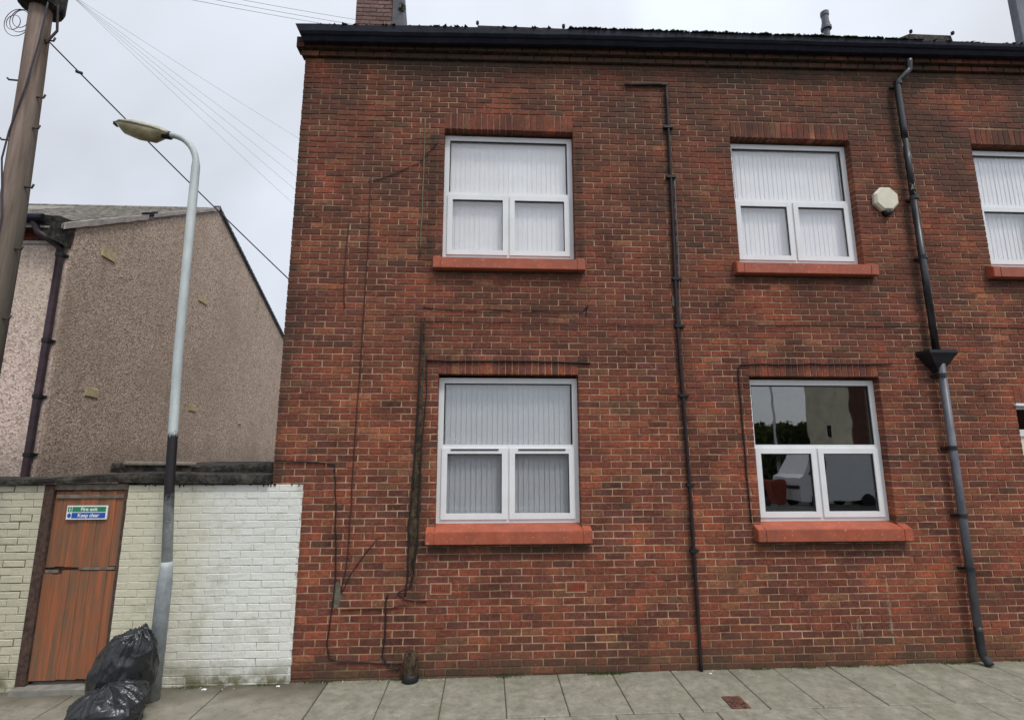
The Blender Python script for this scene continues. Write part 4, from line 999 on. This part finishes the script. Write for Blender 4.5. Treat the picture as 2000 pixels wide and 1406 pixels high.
for i, (z_a, z_b) in enumerate(((7.42, 9.22), (7.48, 9.30), (7.54, 9.40))):
    wire(['lower', 'middle', 'upper'][i] + ' thin wire running across the top to the chimney', (-4.72, 5.0, z_a), (-2.19, 7.6, z_b), .03, .0024)

# ------------------------------------------------------------------ bin bags
def bag(name, label, loc, sc_, rot, seed, knot=True):
    bm = bmesh.new(); bmesh.ops.create_icosphere(bm, subdivisions=6, radius=1)
    sv = Vector((seed, seed * 2.3, 0))
    def rid(v, p=1.): return (1 - min(1, abs(noise.noise(v)) * 3.2)) ** p
    for v in bm.verts:
        p = v.co.normalized(); th = math.atan2(p.y, p.x); ax = abs(p.z)
        u = Vector((math.cos(th) * 1.9, math.sin(th) * 1.9, 0))
        r_ = 1 + .16 * noise.noise(p * 1.4 + sv) + .07 * noise.noise(p * 3.1 + sv)
        fold = .035 + .10 * ax ** 3 * (1 if p.z > 0 else .6)
        r_ += fold * (rid(u * 1.5 + Vector((sv.x, 0, p.z * .7)), 1.5) - .4)
        r_ += fold * .35 * (rid(u * 3.4 + Vector((sv.y, 3, p.z * 1.3)), 2) - .3)
        r_ += .020 * (rid(Vector((p.x * 2.2, p.y * 2.2, p.z * 4.5)) + sv * 1.7, 2.5) - .2)
        co = p * r_
        if co.z < -.72: co.z = -.72 + (co.z + .72) * .15
        if knot and p.z > .9:
            t = (p.z - .9) / .1; co.x *= 1 - .55 * t; co.y *= 1 - .55 * t; co.z += .22 * t * t
        v.co = Vector((co.x * sc_[0], co.y * sc_[1], co.z * sc_[2]))
    me = bpy.data.meshes.new(name); bm.to_mesh(me); bm.free(); me.materials.append(M['bag'])
    me.polygons.foreach_set('use_smooth', [True] * len(me.polygons))
    o = link(name, me, None, loc); o.rotation_euler = rot
    return tag(o, label, 'bin bag')
bag('bin_bag', 'full black bin bag leaning upright against the street lamp', (-3.27, 5.2, .335), (.25, .22, .35), (R(4), R(20), R(10)), 3.1, True)
bag('bin_bag', 'slumped black bin bag lying on the pavement in front of the upright one', (-3.19, 4.93, .11), (.30, .26, .22), (0, R(-8), R(12)), 8.4, False)

# ------------------------------------------------------------------ pavement details
cv = thing('stopcock_cover', 'small rusty square cover set in the paving slabs', 'cover', (2.31, 5.09, gz(2.31) + .004))
MB().box(-.085, .085, -.11, .11, -.01, .004).build('frame', M['rust'], cv)
m = MB()
for i in range(5):
    for j in range(6): m.box(-.068 + i * .028, -.046 + i * .028, -.09 + j * .031, -.068 + j * .031, .004, .008)
m.build('lid_stud', M['rust'], cv, kind='stuff')
# grit, moss and weeds in the angle of wall and pavement
gr = MB()
for i in range(300):
    x = rng.uniform(-3.2, 8) if rng.random() < .5 else rng.choice([-1.55, -.9, -.45, .05, -2.7, 2.4, 3.6, -.75]) + rng.gauss(0, .16)
    y = YY - .01 - abs(rng.gauss(0, .035)) if x < -1.98 else D - .012 - abs(rng.gauss(0, .03))
    s_ = rng.uniform(.002, .006) if rng.random() < .93 else .012; z = gz(x)
    p = [gr.vert((x + s_ * math.cos(a + s_ * 900), y + s_ * math.sin(a + s_ * 900), z - .001)) for a in (0, 1.6, 3.2, 4.7)]; t = gr.vert((x, y, z + s_ * 1.1))
    for q in range(4): gr.face((p[q], p[(q + 1) % 4], t))
g_o = gr.build('grit', M['debris'], None, kind='stuff'); g_o['label'] = 'pale grit and mortar crumbs along the foot of the wall'
wd_ = MB()
for i in range(2400):
    cl_ = rng.choice([1.28, 1.35, 1.18, 2.9, 3.45, 4.3, 3.9, 5.15, 5.0, -2.2, -.9, -2.9, -1.7, 5.9, .2])
    x = cl_ + rng.gauss(0, .09); y = (YY if x < -1.98 else D) - .008 - abs(rng.gauss(0, .02)); z = gz(x)
    h_ = rng.uniform(.004, .026) * (1.2 if cl_ in (1.28, 1.35) else .8); a = rng.uniform(0, 6.28); s_ = rng.uniform(.003, .007)
    p = [wd_.vert((x - s_ * math.cos(a), y - s_ * math.sin(a), z)), wd_.vert((x + s_ * math.cos(a), y + s_ * math.sin(a), z)), wd_.vert((x + rng.uniform(-.01, .01), y - rng.uniform(0, .012), z + h_))]; wd_.face(p)
o = wd_.build('weeds', M['weed'], None, kind='stuff'); o['label'] = 'low moss and weeds growing at the foot of the wall'
for i, (x, y, lb) in enumerate(((-2.78, 5.69, 'larger white scrap of litter at the foot of the white wall'), (-2.07, 5.71, 'white scrap of litter by the end of the white wall'), (2.34, 5.70, 'tiny white scrap beside the foot of the conduit'))):
    m = MB(); s_ = .024 - .005 * i; ids = [m.vert((s_ * math.cos(a) * (1 + .3 * noise.noise(Vector((a, i, 0)))), s_ * .7 * math.sin(a), .004 + .004 * math.sin(a * 3))) for a in [q * .7 for q in range(9)]]; c0 = m.vert((0, 0, .014))
    for q in range(9): m.face((ids[q], ids[(q + 1) % 9], c0))
    o = m.build('litter', M['white']); o.location = (x, y, gz(x)); tag(o, lb, 'litter')

# ------------------------------------------------------------------ across the street (seen mirrored in the dark window)
b1 = thing('opposite_house', 'house across the street with beige rendered end, mirrored in the dark window', 'house')
MB().box(16.02, 30, -13.1, -10.05, -.2, 7.2).build('wall', M['redbrick_far'], b1)
MB().box(15.98, 16.017, -13.1, -10.06, -.2, 7.2).build('rendered_end', M['beige'], b1)
MB().box(15.9, 30.1, -13.2, -9.9, 7.21, 7.4).build('roof', M['slate'], b1)
MB().box(15.96, 15.979, -11.7, -11.4, 2.9, 3.4).build('window', M['dark'], b1)
b3 = thing('low_shed', 'long low dark shed across the street behind the white van', 'shed')
MB().box(13.5, 21, -20, -16.5, -.2, 3.5).build('wall', M['felt'], b3); MB().box(13.4, 21.1, -20.1, -16.4, 3.51, 3.65).build('roof', M['slate'], b3)
vn = thing('white_van', 'white panel van parked across the street, mirrored in the dark window', 'van', (12.7, -10.9, -.12))
vn.scale = (.72, 1, .97)
vb = MB(); pf = [(0, .35), (0, 1.3), (.35, 1.45), (1.05, 2.45), (1.3, 2.68), (4.9, 2.70), (5.0, 2.5), (5.05, .4)]
u = [vb.vert((x * .95, 0, z)) for x, z in pf]; v = [vb.vert((x * .95, 1.9, z)) for x, z in pf]
vb.face(u[::-1]); vb.face(v)
for q in range(len(pf)): vb.face((u[q], u[(q + 1) % 8], v[(q + 1) % 8], v[q]))
vbo = vb.build('body', M['van'], vn)
MB().hexa([(.55, 1.9, 1.5), (1.6, 1.9, 1.5), (1.6, 1.915, 1.5), (.55, 1.915, 1.5), (1.02, 1.9, 2.2), (1.6, 1.9, 2.2), (1.6, 1.915, 2.2), (1.02, 1.915, 2.2)]).build('side_window', M['black'], vn)
for x in (.95, 3.9):
    for y in (.05, 1.75): MB().tube([(x, y, .35), (x, y + .2, .35)], .35, 18).build('wheel', M['tyre'], vn)
MB().hexa([(-.02, .1, .9), (.0, .1, .9), (.0, 1.8, .9), (-.02, 1.8, .9), (-.02, .1, 1.05), (.0, .1, 1.05), (.0, 1.8, 1.05), (-.02, 1.8, 1.05)]).build('grille', M['black'], vn)
fp = MB().box(-30, 40, -10, -9.2, -.2, gz(0) - .01).build('far_pavement', M['concrete'], None, kind='structure')

# hedge, lamp post and bin on the far side of the street
hg = MB(); r2 = random.Random(3)
for i in range(5200):
    x = r2.uniform(13.4, 21); y = r2.uniform(-16.2, -14.6); top = 3.55 + .45 * noise.noise(Vector((x * .9, y, 0))) + .25 * noise.noise(Vector((x * 3, y * 2, 4)))
    z = r2.uniform(0, top) if r2.random() < .6 else top - abs(r2.gauss(0, .12)); s_ = r2.uniform(.07, .16); c0 = Vector((x, y, z))
    u = Vector((r2.gauss(0, 1), r2.gauss(0, 1), r2.gauss(0, 1))).normalized(); v = u.cross(Vector((r2.gauss(0, 1), r2.gauss(0, 1), r2.gauss(0, 1)))).normalized()
    hg.face([hg.vert(c0 + u * s_), hg.vert(c0 + v * s_), hg.vert(c0 - u * s_ * .8)])
tag(hg.build('hedge', M['weed'], None), 'tall ragged green hedge across the street', 'hedge')
fl = thing('far_lamp_post', 'slim street lamp post standing across the street', 'street lamp', (13.15, -11.2, -.1))
MB().lathe(0, 0, [(.09, 0), (.09, 1.2), (.06, 1.3), (.05, 7.0)], 10).build('column', M['galv'], fl, smooth=True)
MB().box(-.7, .05, -.1, .1, 6.98, 7.1).build('lantern', M['lantern'], fl)
rb = thing('red_bin', 'dark red wheeled bin standing across the street by the van', 'bin', (12.1, -9.75, -.02))
MB().hexa([(-.24, -.25, .1), (.24, -.25, .1), (.24, .25, .1), (-.24, .25, .1), (-.3, -.32, 1.0), (.3, -.32, 1.0), (.3, .32, 1.0), (-.3, .32, 1.0)]).build('body', M['redband'], rb)
MB().hexa([(-.31, -.33, 1.001), (.31, -.33, 1.001), (.31, .33, 1.001), (-.31, .33, 1.001), (-.28, -.3, 1.08), (.28, -.3, 1.08), (.28, .3, 1.1), (-.28, .3, 1.1)]).build('lid', M['redband'], rb)
MB().tube([(-.27, -.25, .12), (-.22, -.25, .12)], .12, 12).build('wheel', M['tyre'], rb)
MB().tube([(.22, -.25, .12), (.27, -.25, .12)], .12, 12).build('wheel', M['tyre'], rb)
